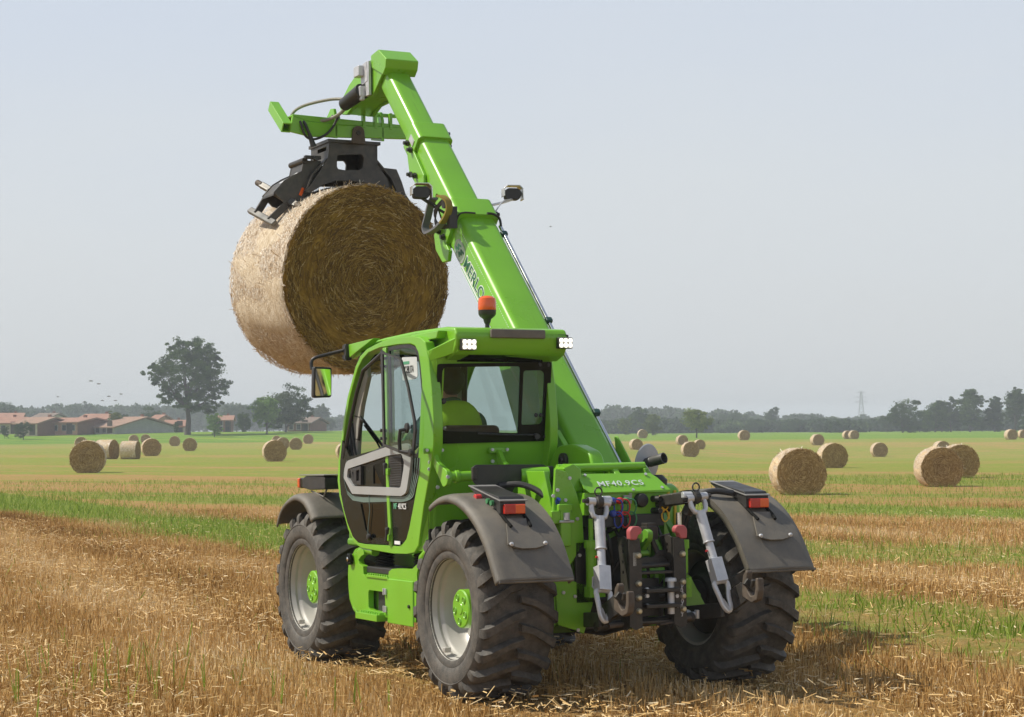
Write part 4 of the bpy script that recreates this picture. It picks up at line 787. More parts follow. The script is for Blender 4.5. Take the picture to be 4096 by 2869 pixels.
# switch cluster on the left rear mudguard box
mb = MB().cyl((-1.085, -.30, 1.375), (-1.13, -.30, 1.375), .026, 16); obj('stop_button', mb, REDP, gL, bevel=.003); mb = MB()
for q in (-.42, -.48): mb.cyl((-1.08, q, 1.355-(-q-.42)*.2), (-1.10, q, 1.355-(-q-.42)*.2), .018, 12)
split_obj('push_button', mb, GRNP, gL)
# ---- chassis
mb = MB(); mb.plate([(-.36, .50), (-.36, 1.05), (-.10, 1.24), (.55, 1.24), (2.9, 1.0), (3.3, .9), (3.3, .45), (2.2, .43), (.5, .43), (.2, .46)], [], 'X', -.42, -.37); mb.plate([(-.36, .50), (-.36, 1.05), (-.10, 1.24), (.55, 1.24), (2.9, 1.0), (3.3, .9), (3.3, .45), (2.2, .43), (.5, .43), (.2, .46)], [], 'X', .44, .49)
mb.box((.03, 1.4, .62), (.8, 3.2, .25)); mb.box((.03, 3.2, .65), (.85, .1, .4)); mb.box((.03, .30, .80), (.80, .05, .85))
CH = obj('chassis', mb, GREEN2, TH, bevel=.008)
# left rear cheek (tall, jagged outline seen from behind) and right one
mb = MB().plate([(-.575, 1.565), (-.49, 1.545), (-.415, 1.40), (-.37, 1.25), (-.36, 1.06), (-.405, .99), (-.47, .90), (-.47, .80), (-.31, .76), (-.27, .74), (-.30, .62), (-.37, .43), (-.44, .46), (-.57, .5), (-.60, .9), (-.60, 1.25)], [], 'Y', -.43, -.40); obj('rear_cheek', mb, GREEN, CH, bevel=.006)
mb = MB().plate([(-.43, .80), (-.43, 1.24), (-.30, 1.55), (.1, 1.55), (.1, .45), (-.30, .45), (-.40, .5)], [], 'X', -.60, -.565); obj('rear_cheek', mb, GREEN, CH, bevel=.006)
mb = MB().plate([(.30, 1.22), (.36, 1.06), (.42, .99), (.50, .78), (.60, .66), (.60, .60), (.45, .55), (.34, .50), (.30, .62)], [], 'Y', -.40, -.365); obj('rear_cheek', mb, GREEN2, CH, bevel=.006)
mb = MB().plate([(-.40, .55), (-.40, 1.24), (-.28, 1.56), (.1, 1.56), (.1, .45), (-.35, .45)], [], 'X', .22, .255); obj('rear_cheek', mb, GREEN2, CH, bevel=.006)
mb = MB().plate([(.28, .50), (.28, .80), (.34, .86), (.44, .80), (.52, .66), (.58, .56), (.40, .50)], [], 'Y', -.52, -.49); obj('rear_cheek', mb, GREEN2, CH, bevel=.006)
# latches / lugs on the cheek
mb = MB().box((-.525, -.455, 1.16), (.085, .05, .25)); mb.box((-.525, -.46, 1.30), (.11, .04, .05)); mb.box((-.58, -.45, 1.235), (.10, .04, .09)); obj('cheek_lug', mb, GREEN, CH, bevel=.01)
mb = MB().cyl((-.525, -.485, 1.265), (-.525, -.485, 1.215), .022, 14); mb.cyl((-.58, -.485, 1.205), (-.47, -.485, 1.205), .009, 8)
for (x_, z_) in [(-.415, 1.22), (-.565, 1.42), (-.505, 1.35), (-.60, 1.38), (-.44, .69), (-.42, .46), (-.40, .97), (-.53, .72), (-.47, 1.50)]: mb.bolt((x_, -.43, z_), (0, -1, 0), .013, .012)
split_obj('cheek_bolt', mb, ZINC, CH)
mb = MB().cyl((-.345, -.50, .74), (-.345, -.50, 1.05), .038, 20); mb.cyl((-.345, -.50, 1.02), (-.345, -.50, 1.075), .05, 20); mb.cyl((-.345, -.50, 1.075), (-.345, -.50, 1.22), .017, 12); mb.box((-.32, -.50, .72), (.12, .08, .07)); obj('lift_cylinder', mb, GREEN, TH, ang=30)
mb = MB().cyl((.345, -.60, .83), (.345, -.60, 1.045), .022, 16); mb.cyl((.345, -.60, 1.0), (.345, -.60, 1.06), .032, 16); mb.cyl((.345, -.60, .72), (.345, -.60, .80), .035, 16); mb.box((.36, -.56, .73), (.08, .07, .14)); obj('lift_cylinder', mb, GREEN, TH, ang=30)
mb = MB().cyl((.30, -.60, 1.06), (.30, -.60, 1.25), .021, 14); obj('cylinder_rod', mb, CHROME, TH)
# cavity behind the hitch
mb = MB().box((0, -.28, 1.0), (.62, .06, .50)); mb.box((-.03, -.40, 1.20), (.58, .14, .085)); mb.box((-.33, -.42, .85), (.20, .02, .42)); mb.box((.0, -.25, .62), (.7, .1, .35)); obj('rear_cavity', mb, BLACK, CH, bevel=.005)
mb = MB().plate([(-.34, 1.02), (-.34, .98), (-.05, 1.10), (-.02, 1.15)], [], 'Y', -.36, -.34); mb.plate([(-.42, 1.18), (-.38, .95), (-.25, .85), (-.2, 1.0), (-.2, 1.2)], [], 'X', -.20, -.17); mb.plate([(-.42, 1.18), (-.38, .95), (-.25, .85), (-.2, 1.0), (-.2, 1.2)], [], 'X', .17, .20)
split_obj('cavity_web', mb, GREEN2, CH, bevel=.004)
hr = random.Random(4); 
for k in range(7):
    x_ = -.26+k*.085; a = (x_, -.36, 1.17-.02*(k % 2)); b_ = (x_+hr.uniform(-.08, .08), -.46-.03*hr.random(), 1.02+hr.uniform(-.05, .05)); c2_ = (x_+hr.uniform(-.1, .1), -.40, .82+hr.uniform(-.1, .1)); obj('hydraulic_hose', MB().tube(smooth_loop([a, b_, c2_, (c2_[0]*.8, -.33, c2_[2]-.15)], 5, False), .012, 8), BLACK, TH)
    mb = MB().cyl((x_, -.365, 1.19), (x_, -.375, 1.14), .017, 8); obj('hose_fitting', mb, ZINC, TH)
for s in (-1, 1):
    mb = MB().box((s*.24, -.43, .66), (.07, .05, .10)); mb.cyl((s*.24-.04, -.46, .66), (s*.24+.04, -.46, .66), .018, 10); mb.cyl((s*.24, -.45, .60), (s*.24, -.45, .50), .015, 10); obj('sway_block', mb, DKMETAL, TH, bevel=.006)
mb = MB().cyl((.24, -.62, .545), (.42, -.66, .545), .018, 12); mb.lathe([(.03, -.02), (.036, 0), (.03, .02)], (.33, -.64, .545), (1, 0, 0), 14); mb.bolt((.40, -.66, .575), (0, 0, -1), .02, .06); obj('stabiliser', mb, ZINC, TH, bevel=.003)
# ---- boom tower and cross tube, sloping cover
mb = MB().cyl((-1.09, .27, 1.515), (.34, .20, 1.535), .037, 24); mb.lathe([(.037, -.018), (.047, -.012), (.047, .012), (.037, .018)], (-1.0, .266, 1.516), (1, -.05, .01), 24)
mb.cyl((-.44, -.20, 1.565), (.25, -.22, 1.575), .030, 20); mb.cyl((-.62, .02, 1.52), (-.42, -.02, 1.52), .058, 28)
CT = obj('cross_tube', mb, GREEN, TH, ang=35)
mb = MB()
for x_ in (-1.12, -.60):
    mb.plate(rounded([(.24, 1.455), (.30, 1.44), (.36, 1.50), (.47, 1.60), (.50, 1.70), (.47, 1.705), (.40, 1.62), (.24, 1.56), (.215, 1.50)], .02), [], 'X', x_+.03, x_+.065)
    mb.box((x_+.05, .50, 1.70), (.15, .03, .04))
split_obj('tube_bracket', mb, GREEN, TH, bevel=.006); mb = MB()
for x_ in (-1.12, -.60):
    for q in (-.01, .11): mb.bolt((x_+q, .48, 1.705), (0, -1, 0), .012)
for p_ in [(-1.10, .50, 1.62), (-1.105, .50, 1.57), (-1.09, .22, 1.515), (-1.05, .48, 1.44), (-.60, .5, 1.62), (-.42, .5, 1.35)]: mb.bolt(p_, (0, -1, 0), .014)
split_obj('bracket_bolt', mb, ZINC, TH)
mb = MB().plate([(-.43, 1.40), (-.27, 1.53), (-.20, 1.60), (.35, 1.62), (.62, 1.85), (.80, 1.80), (.75, 1.20), (-.35, 1.20)], [], 'X', -.02, .03); mb.plate([(-.30, 1.40), (-.27, 1.53), (-.20, 1.585), (.20, 1.60), (.60, 1.50), (.75, 1.20), (-.28, 1.20)], [], 'X', .262, .285)
mb.plate([(-.46, 1.57), (-.41, 1.40), (-.30, 1.40), (-.32, 1.56), (-.38, 1.60)], [], 'Y', -.33, -.18)
TW = obj('boom_tower', mb, GREEN, TH, bevel=.012)
mb = MB().plate(rounded([(-.18, 1.55), (-.12, 1.68), (.12, 1.74), (.36, 1.73), (.48, 1.62), (.5, 1.5), (-.1, 1.45)], .06, 5), [], 'X', -.14, -.03); obj('pivot_cover', mb, GREEN, TW, bevel=.02, segs=3)
mb = MB().cyl((-.14, .24, 1.62), (-.17, .24, 1.62), .055, 28); mb.lathe([(.02, .015), (.03, .008), (.03, 0)], (-.17, .24, 1.62), (-1, 0, 0), 16); obj('pivot_pin', mb, DKMETAL, TW, bevel=.004)
# sloping plate with the model lettering, panel with couplings below
pA, pB = Vector((-.335, -.29, 1.520)), Vector((.255, -.29, 1.520)); pC, pD = Vector((.335, -.435, 1.402)), Vector((-.315, -.435, 1.390))
nrm = (pB-pA).cross(pD-pA).normalized(); nrm = nrm if nrm.z > 0 else -nrm
tp = [pA, pB, Vector((.29, -.33, 1.487)), pC, Vector((.318, -.435, 1.386)), pD, Vector((-.345, -.41, 1.42))]
mb = MB().add([p for p in tp]+[p+nrm*.008 for p in tp], [tuple(range(7)), tuple(range(13, 6, -1))]+[(i, (i+1) % 7, 7+(i+1) % 7, 7+i) for i in range(7)]); SP = obj('sloping_cover', mb, GREEN, TH, smooth=False)
mb = MB()
for p_ in (pA+Vector((.05, -.02, -.012)), pB+Vector((-.05, -.02, -.012)), pD+Vector((.35, .012, .012)), pC+Vector((-.06, .02, .012))): mb.bolt(p_+nrm*.008, nrm, .012, .01)
split_obj('cover_bolt', mb, ZINC, SP); up_ = (pA-pD).normalized(); up_ = (up_-Vector((1, 0, 0))*up_.x).normalized()
text_mesh('model_lettering', 'MF40.9CS', .070, Vector((-.222, -.392, 1.432))+nrm*.0105, (1.12, 0, .02), up_, mat('lettering_silver', (.62, .70, .66), .4, vary=.03), SP, .001, bold=.0006, space=1.16)
mb = MB().plate([(-.35, 1.24), (-.345, 1.395), (.315, 1.392), (.30, 1.24)], [], 'Y', -.415, -.30); CP = obj('coupling_panel', mb, GREEN, TH, bevel=.004)
for (x_, m_) in ((-.155, BLUEP), (-.098, REDP), (-.046, GRNP)):
    for z_ in (1.338, 1.250):
        mb = MB().cyl((x_, -.41, z_), (x_, -.48, z_-.004), .019, 16, .016); mb.lathe([(.024, 0), (.024, .02), (.016, .03), (0, .032)], (x_, -.465, z_), (0, -1, 0), 16); q = obj('hose_coupling', mb, m_, CP)
        pts = [(x_+.01, -.485, z_+.01), (x_+.045, -.50, z_+.005), (x_+.062, -.505, z_-.03), (x_+.055, -.50, z_-.075), (x_+.03, -.49, z_-.098), (x_+.01, -.485, z_-.075), (x_+.008, -.48, z_-.03)]
        obj('cap_strap', MB().tube(smooth_loop(pts, 3, False), .0055, 6), m_, q)
for z_ in (1.345, 1.262):
    mb = MB().cyl((.205, -.41, z_), (.215, -.50, z_), .024, 16, .019); q = obj('hose_coupling', mb, BLACK, CP); mb = MB().cyl((.228, -.46, z_+.004), (.262, -.46, z_+.004), .018, 14)
    pts = [(.262+.028*math.sin(t_)+.004, -.475, z_-.035+.042*math.cos(t_)) for t_ in np.linspace(0, 2*PI, 14)[:-1]]; mb.tube(pts, .0055, 6, closed=True); obj('cap_strap', mb, YELP, q)
mb = MB().lathe([(.050, 0), (.050, .03), (.044, .045), (.030, .050), (0, .050)], (.098, -.414, 1.337), (0, -1, 0), 24); obj('trailer_socket', mb, BLACK, CP, ang=25)
mb = MB().box((.0, -.425, 1.345), (.045, .02, .06)); mb.box((.012, -.43, 1.392), (.022, .01, .03)); mb.box((-.03, -.43, 1.36), (.03, .02, .03)); obj('paper_tag', mb, mat('tag_card', (.33, .32, .29), .8), CP, bevel=.002)
# ---- number plate carrier
mb = MB().plate(rounded([tuple(p) for p in G['plateblk']], .012, 2), [], 'Y', -.015, .0)
PL = obj('number_plate_carrier', mb, BLACK, TH, bevel=.003)
for x_ in (-1.0+.0, -.405): obj('carrier_bracket', MB().box((x_, -.03, 1.54), (.04, .03, .085)), DKMETAL, PL, bevel=.006)
# vent block under it
mb = MB().box((-.42, .15, 1.40), (.24, .05, .05)); obj('vent_block', mb, BLACK, TH, bevel=.006)
# hoses behind the left guard
mb = MB().tube(smooth_loop([(-.80, -.02, 1.45), (-.70, -.12, 1.46), (-.62, -.22, 1.42), (-.56, -.32, 1.34), (-.53, -.38, 1.26)], 5, False), .022, 10); obj('hydraulic_hose', mb, BLACK, TH)
for dx in (0, .035): mb = MB().tube(smooth_loop([(.86+dx, -.42, 1.372), (.72+dx*.5, -.38, 1.388), (.62+dx, -.32, 1.35), (.56+dx, -.28, 1.27), (.53+dx, -.24, 1.12)], 5, False), .021, 10); obj('hydraulic_hose', mb, BLACK, TH)
obj('hose_plug', MB().cyl((-.565, -.42, 1.325), (-.565, -.45, 1.36), .016, 10), BLUEP, TH)
# inner black wheel liner at the left rear wheel front
mb = MB().box((-.80, .62, 1.18), (.52, .02, .42)); obj('wheel_liner', mb, BLACK, TH, bevel=.004)
# ---- engine bonnet on the right
mb = MB().plate(rounded([(.66, 1.0), (.66, 1.38), (.74, 1.43), (1.4, 1.47), (2.3, 1.40), (2.4, .95), (2.2, .6), (.9, .6)], .06, 4), [], 'X', .58, 1.10); EN = obj('engine_bonnet', mb, GREEN, TH, bevel=.03, segs=3)
mb = MB()
for i in range(5): mb.box((.80+i*.06, .652, 1.25), (.018, .014, .26))
split_obj('bonnet_slot', mb, YELP, EN)  # yellow bars stand in for stripes reflected on the bonnet
mb = MB().plate([(.35, 1.60), (.55, 1.80), (.59, 1.80), (.55, 1.55)], [], 'X', .47, .49); obj('boom_side_guard', mb, GREEN, TH, bevel=.01)
# exhaust: round heat shield, tailpipe
ax_ = Vector((.35, -.86, -.12)).normalized(); c_ = Vector((.90, .83, 1.590)); mb = MB().lathe([(0, .012), (.10, .012), (.148, .004), (.153, -.004), (.148, -.008), (0, -.004)], c_, ax_, 48)
EX = obj('heat_shield', mb, mat('shield_grey', (.42, .43, .46), .4, metal=.1), TH); d_ = Vector((.36, -.88, .20)).normalized()
mb = MB(); a_ = c_+Vector((-.03, -.02, 0)); b_ = a_+d_*.2; mb.lathe([(.036, 0), (.037, .07), (.041, .08), (.043, .185), (.043, .19), (.037, .19), (.035, .09)], a_, d_, 28); mb.lathe([(.037, 0), (.041, .005), (.041, .025), (.037, .03)], a_+d_*.045, d_, 24); mb.tube([a_, a_+Vector((-.02, .02, -.12)), a_+Vector((0, .1, -.2))], .035, 12)
obj('exhaust_pipe', mb, mat('sooty_steel', (.09, .088, .085), .45, metal=.3), TH, ang=40)
mb = MB().lathe([(.0, .0), (.06, .01), (.10, -.03), (.08, -.18), (0, -.2)], (.95, .80, 1.49), (0, 0, 1), 24); obj('pre_cleaner', mb, BLACK, TH)
# ---- fuel tank / step unit on the left
so_ = [tuple(p) for p in G['tank_out']]; hole = rounded([tuple(p) for p in G['tank_hole']], .01, 2)
mb = MB().plate(so_, [hole], 'X', -1.10, -1.055); TK = obj('step_panel', mb, GREEN, TH, bevel=.012, segs=3)
mb = MB().tube([(-1.06, y_, z_) for y_, z_ in [(1.60, .94), (1.80, .955), (1.95, .92), (2.04, .83), (2.055, .70), (2.045, .56), (1.98, .49), (1.90, .46)]], .035, 14); mb.tube([(-1.06, y_, z_) for y_, z_ in [(.62, .98), (.72, .93), (.745, .85), (.745, .6), (.755, .48)]], .032, 14); split_obj('guard_tube', mb, GREEN, TK)
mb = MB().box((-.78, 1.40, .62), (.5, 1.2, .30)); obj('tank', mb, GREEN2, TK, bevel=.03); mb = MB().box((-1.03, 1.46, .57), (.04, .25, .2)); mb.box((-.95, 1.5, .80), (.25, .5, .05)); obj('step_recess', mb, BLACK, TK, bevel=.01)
mb = MB()
for i in range(9): mb.box((-1.085, 1.29+i*.045, .768), (.04, .022, .018)); mb.box((-1.105, 1.36+i*.045, .482), (.07, .022, .018))
mb.box((-1.10, 1.54, .455), (.14, .42, .05)); mb.box((-1.05, 1.47, .755), (.12, .42, .02)); split_obj('step_tread', mb, GREEN, TK, bevel=.003)
mb = MB().box((-1.105, 1.03, .59), (.012, .47, .33)); obj('hatch', mb, GREEN, TK, bevel=.006)
mb = MB()
for z_ in (.655, .525): mb.box((-1.115, 1.30, z_), (.014, .055, .045)); mb.cyl((-1.125, 1.30, z_-.025), (-1.125, 1.30, z_+.025), .007, 8)
split_obj('hatch_hinge', mb, ZINC, TK, bevel=.002); obj('hatch_lock', MB().cyl((-1.11, .855, .57), (-1.122, .855, .57), .013, 12), BLACK, TK)
mb = MB().lathe([(.0, .028), (.018, .03), (.024, .02), (.030, .024), (.045, .02), (.046, .0)], (-1.11, 1.98, .87), (-1, 0, 0), 28); obj('reflector', mb, BLACKG, TK, ang=25); obj('reflector_lens', MB().lathe([(0, .036), (.018, .030), (.02, .02)], (-1.11, 1.98, .87), (-1, 0, 0), 20), CHROME, TK)
for y_ in (1.72, 1.0):
    prof = []
    for i in range(8): prof += [(.062, .82+i*.025), (.078, .8325+i*.025)]
    split_obj('rubber_bellows', MB().lathe(prof, (-.93, y_, 0), (0, 0, 1), 28), BLACK, TH)
# ---- three point linkage and hitch
for s, top, bot in ((-1, Vector((-.36, -.640, 1.335)), Vector((-.445, -.850, .60))), (1, Vector((.36, -.735, 1.355)), Vector((.445, -.965, .635)))):
    d = (bot-top).normalized(); L_ = (bot-top).length; xx = Vector((1, 0, 0)); xx = (xx-d*xx.dot(d)).normalized(); yy = d.cross(xx)
    q = lambda t_, a=0, b_=0: top+d*t_*L_+xx*a+yy*b_
    mb = MB().cyl(q(.13), q(.42), .036, 24); mb.cyl(q(.42), q(.64), .029, 24); mb.lathe([(.036, 0), (.041, .0), (.041, .012), (.036, .012)], q(.415), d, 24)
    mb.bar(q(.58), q(.80), .092, .08, up=yy); rod = obj('lift_rod', mb, ZINC, TH, bevel=.004, label=None)
    mb = MB()
    for a in (-1, 1): mb.tube([q(-.02, a*.055), q(.08, a*.058), q(.13, a*.045), q(.15, 0)], [.017, .019, .018, .018], 10)
    mb.lathe([(.028, -.085), (.028, -.03), (.02, -.03)], q(.0), xx, 16); mb.lathe([(.028, .03), (.028, .085), (.02, .085)], q(.0), xx, 16); obj('rod_fork', mb, ZINC, rod, ang=40)
    mb = MB().lathe([(.02, -.03), (.042, -.02), (.048, 0), (.042, .02), (.02, .03)], q(.0), xx, 20); mb.cyl(q(0, -.12), q(0, .12), .014, 10)
    mb.tube([(q(0, 0)+Vector((.028*math.cos(t_), 0, .072+.028*math.sin(t_)))) for t_ in np.linspace(0, 2*PI, 15)[:-1]], .006, 6, closed=True); obj('rod_eye', mb, DKMETAL, rod)
    mb = MB(); pts = [q(.80, -.045), q(.84, -.052), q(.93, -.040), q(1.02, -.028), q(1.07, .0), q(1.03, .028), q(.94, .034), q(.86, .050), q(.80, .042)]; mb.tube(smooth_loop(pts, 3), .018, 8, closed=True); mb.bar(q(.96, -.03), q(1.05, .0), .03, .02, up=yy); obj('rod_clevis', mb, ZINC, rod)
    mb = MB().tube([q(.65, .02*s, -.05), q(.66, .03*s, -.075), q(.74, .035*s, -.075), q(.78, .03*s, -.05)], .009, 8); obj('rod_handle', mb, ZINC, rod)
    mb = MB().cyl(q(.50, -.03), q(.50, -.045), .007, 8); obj('rod_grease_cap', mb, REDP, rod)
    # rockshaft arm carrying the rod
    e_ = q(0); mb = MB().bar(e_+Vector((-s*.06, .02, 0)), Vector((s*.25, -.36, 1.32)), .07, .085); mb.lathe([(.055, -.05), (.055, .05)], Vector((s*.27, -.42, 1.30)), (1, 0, 0), 20)
    mb.bar(e_+Vector((-s*.02, .03, -.03)), e_+Vector((-s*.03, .07, -.12)), .06, .06); ra = obj('rockshaft_arm', mb, DKMETAL, TH, bevel=.012)
    obj('arm_end', MB().cyl(e_+Vector((s*-.10, .02, .01)), e_+Vector((-s*.03, .01, .01)), .032, 18), ZINC, ra, bevel=.004)
    # lower link with hook
    base = Vector((s*.34, -.34, .52)); xk = s*.475; hk = Vector((-.43, -1.05, .68)) if s < 0 else Vector((.52, -1.14, .735))
    mb = MB().bar(base, Vector((bot.x+.03, bot.y+.10, bot.z-.05)), .035, .10); mb.bar(Vector((bot.x+.04, bot.y+.10, bot.z-.03)), hk+Vector((0, .05, -.01)), .03, .135); lk = obj('lower_link', mb, DKMETAL, TH, bevel=.006)
    hp = rounded([(.06, -.05), (.06, .04), (.045, .10), (.01, .135), (-.01, .12), (.005, .06), (.0, .0), (-.04, -.04), (-.085, -.03), (-.10, .02), (-.10, .085), (-.135, .085), (-.14, .0), (-.12, -.06), (-.05, -.085)], .012, 3)
    mb = MB().plate([(hk.y+a, hk.z+b_) for a, b_ in hp], [], 'X', hk.x-.024, hk.x+.024); hkob = obj('link_hook', mb, RUST, lk, bevel=.01, segs=3); mb = MB().bar(hk+Vector((-.036, .0, .06)), hk+Vector((.036, -.005, .0)), .03, .05); mb.cyl(hk+Vector((0, -.03, .02)), hk+Vector((0, -.05, .07)), .016, 10); obj('hook_latch', mb, DKMETAL, lk, bevel=.005)
for s in (-1, 1):
    x0 = s*.17+(-.01 if s < 0 else 0); holes = [rounded([(a-.009, b_-.011), (a+.009, b_-.011), (a+.009, b_+.011), (a-.009, b_+.011)], .005, 2) for a, b_ in [(-.735, z_) for z_ in (.58, .68, .78, .86, .93, 1.0, 1.04)]]
    mb = MB().plate([(-.70, .52), (-.70, .90), (-.66, 1.09), (-.74, 1.105), (-.79, 1.09), (-.80, .50), (-.76, .47)], holes, 'X', x0-.05, x0-.038); mb.plate([(x0-.05, .50), (x0-.045, 1.09), (x0+.035, 1.09), (x0+.05, .95), (x0+.05, .49), (x0+.0, .475)], [], 'Y', -.815, -.80); mb.box((x0+.04, -.75, .78), (.012, .10, .58)); RL = obj('hitch_rail', mb, DKMETAL, TH, smooth=False)
    mb = MB()
    for z_ in (.975, .785, .69, .60): mb.lathe([(0, .026), (.014, .025), (.021, .014), (.022, 0)], (x0+.02, -.815, z_), (0, -1, 0), 16)
    split_obj('rail_bolt', mb, mat('brass_bolt', (.52, .47, .33), .35, metal=.7), RL)
    mb = MB(); pr_ = rounded([(-.045, -.01), (-.048, .055), (-.025, .082), (.030, .082), (.05, .062), (.045, .03), (.022, .026), (.008, -.01)], .012, 3); mb.plate([(x0+a, 1.09+b_) for a, b_ in pr_] if s < 0 else [(x0+.01-a, 1.09+b_) for a, b_ in pr_], [], 'Y', -.83, -.775); obj('rail_hook', mb, PINK, RL, bevel=.012, segs=3)
mb = MB().cyl((-.16, -.76, .895), (.15, -.76, .905), .016, 14); mb.box((0, -.77, .855), (.30, .07, .02)); mb.box((0, -.70, .93), (.30, .02, .05)); mb.box((.02, -.77, .735), (.27, .16, .028)); mb.box((.02, -.77, .63), (.27, .16, .028)); mb.box((.02, -.76, .52), (.30, .05, .02)); mb.cyl((-.38, -.66, .505), (.36, -.68, .53), .027, 16); mb.box((-.02, -.68, .68), (.2, .02, .26)); mb.cyl((-.42, -.68, .50), (-.33, -.68, .505), .035, 16); mb.cyl((.22, -.70, .525), (.34, -.70, .53), .036, 16)
mb.plate([(-.14, .93), (.0, .94), (.05, .97), (.08, 1.0), (.15, 1.0), (.15, .90), (-.14, .88)], [], 'Y', -.695, -.685)
HT = obj('hitch_frame', mb, DKMETAL, TH, bevel=.005); mb = MB().cyl((.105, -.80, .57), (.105, -.80, .79), .024, 20); mb.lathe([(0, .025), (.035, .025), (.04, .015), (.04, 0)], (.105, -.80, .79), (0, 0, 1), 20); mb.tube([(.10, -.80, .805), (.15, -.80, .80), (.185, -.80, .79)], .014, 10); obj('hitch_pin', mb, ZINC, HT, ang=40)
mb = MB().tube([(-.34, -.72, .503), (.30, -.735, .528)], .018, 12); mb.tube([(.03, -.78, .50), (.15, -.80, .515), (.178, -.80, .55), (.18, -.80, .56)], .007, 8); obj('draw_bar', mb, RUST, HT)
mb = MB()
for i in range(13):
    cc = Vector((.183+.004*math.sin(i*2.0), -.815, .785-i*.0185)); u1 = Vector((1, 0, 0)) if i % 2 else Vector((0, 1, 0)); mb.tube([cc+u1*.008*math.cos(t_)+Vector((0, 0, .013*math.sin(t_))) for t_ in np.linspace(0, 2*PI, 9)[:-1]], .0035, 5, closed=True)
obj('chain', mb, ZINC, HT)
mb = MB()
for z_ in (.745, .70, .635): mb.bolt((-.09, -.80, z_), (0, -1, 0), .014, .02); mb.bolt((.145, -.80, z_-.01), (0, -1, 0), .014, .02)
split_obj('hitch_bolt', mb, ZINC, HT)
mb = MB().box((-.185, -.80, .95), (.025, .03, .09)); obj('warning_sticker', mb, mat('sticker_pale', (.42, .42, .38), .6), HT)
mb = MB().plate(rounded([(-.60, 1.08), (-.68, 1.15), (-.74, 1.13), (-.73, 1.07), (-.66, 1.02), (-.60, .93), (-.56, .96)], .02, 3), [], 'X', -.03, .01); mb.plate(rounded([(-.60, 1.08), (-.68, 1.15), (-.74, 1.13), (-.73, 1.07), (-.66, 1.02), (-.60, .93), (-.56, .96)], .02, 3), [], 'X', -.11, -.07); mb.cyl((-.11, -.66, .98), (.01, -.66, .98), .02, 12); split_obj('top_link_bracket', mb, GREEN2, TH, bevel=.008)
mb = MB().box((.045, -.62, 1.115), (.09, .10, .09)); mb.box((.045, -.62, 1.17), (.075, .08, .03)); mb.cyl((.045, -.66, 1.07), (.09, -.68, .95), .02, 10); mb.tube([(.08, -.68, 1.09), (.17, -.70, 1.11)], .007, 6); obj('top_link_end', mb, DKMETAL, TH, bevel=.01)
mb = MB()
for p0 in ((.04, -.60, 1.02), (.06, -.58, .99)): mb.tube(smooth_loop([p0, (p0[0]-.02, -.60, .96), (p0[0]-.05, -.58, .93), (p0[0]+.03, -.5, .90)], 4, False), .009, 6)
split_obj('thin_hose', mb, mat('green_hose', (.03, .10, .05), .5), TH)
# ------------------------------------------------------------------ cab
lean = lambda z: .44+(2.40-z)*.135
OUT = [tuple(p) for p in G['cab_outer']]; INN = [tuple(p) for p in G['cab_inner']]
mb = MB().plate(OUT, [INN], 'X', -1.105, -1.03); CAB = obj('cab', mb, GREEN, TH, bevel=.022, segs=4, ang=40)
mb = MB().plate(OUT, [INN], 'X', -.165, -.10); obj('cab_side_frame', mb, GREEN, CAB, bevel=.015, segs=3, ang=40)
g1 = [tuple(p) for p in G['win_g1']]; g2 = [tuple(p) for p in G['win_g2']]; wo = [tuple(p) for p in G['win_out']]
bk = [(-1.06, 2.40), (-.13, 2.40), (-.105, 2.1), (-.10, 1.75), (-.13, 1.55), (-.15, 1.36), (-.15, 1.0), (-1.06, 1.0)]
fnl = lambda p: Vector((p.x, p.y+lean(p.z), p.z)); big = [(wo[0][0]+.02, wo[0][1]-.02), (wo[1][0]-.02, wo[1][1]-.02), (wo[2][0]-.02, wo[2][1]+.02), (wo[4][0]+.02, wo[4][1]+.02)]
mb = MB().plate(bk, [big], 'Y', 0, .05, fnl); obj('rear_wall', mb, GREEN, CAB, bevel=.004)
mb = MB().plate(rounded(wo, .02, 3), [rounded(g1, .02, 3), rounded(g2, .02, 3)], 'Y', -.016, .0, fnl); RW_ = obj('rear_window', mb, BLACKG, CAB, smooth=False)
mb = MB(); mb.add([fnl(Vector((q[0], -.003, q[1]))) for q in offset_loop(g1, .008)], [tuple(range(len(g1)))]); mb.add([fnl(Vector((q[0], -.003, q[1]))) for q in offset_loop(g2, .008)], [tuple(range(len(g2)))]); obj('window_glass', mb, GLASSC, RW_, smooth=False)
mb = MB().tube([fnl(Vector((-.24, -.03, 1.81))), fnl(Vector((-.45, -.03, 1.81))), fnl(Vector((-.72, -.03, 1.822)))], .007, 8); mb.cyl(fnl(Vector((-.24, -.02, 1.80))), fnl(Vector((-.24, -.045, 1.80))), .022, 16); obj('wiper', mb, BLACK, RW_)
mb = MB()
for a, b_ in ((-.235, 2.325), (-.165, 2.325), (-.215, 1.80), (-.16, 1.80), (-.205, 1.955), (-.245, 1.955)): mb.lathe([(0, .012), (.012, .010), (.016, 0)], fnl(Vector((a, -.015, b_))), (0, -1, 0), 14)
split_obj('window_bolt', mb, BLACK, RW_)
mb = MB().lathe([(0, .018), (.016, .014), (.022, 0)], fnl(Vector((-1.0, -.016, 2.055))), (0, -1, 0), 16); obj('window_knob', mb, BLACK, RW_)
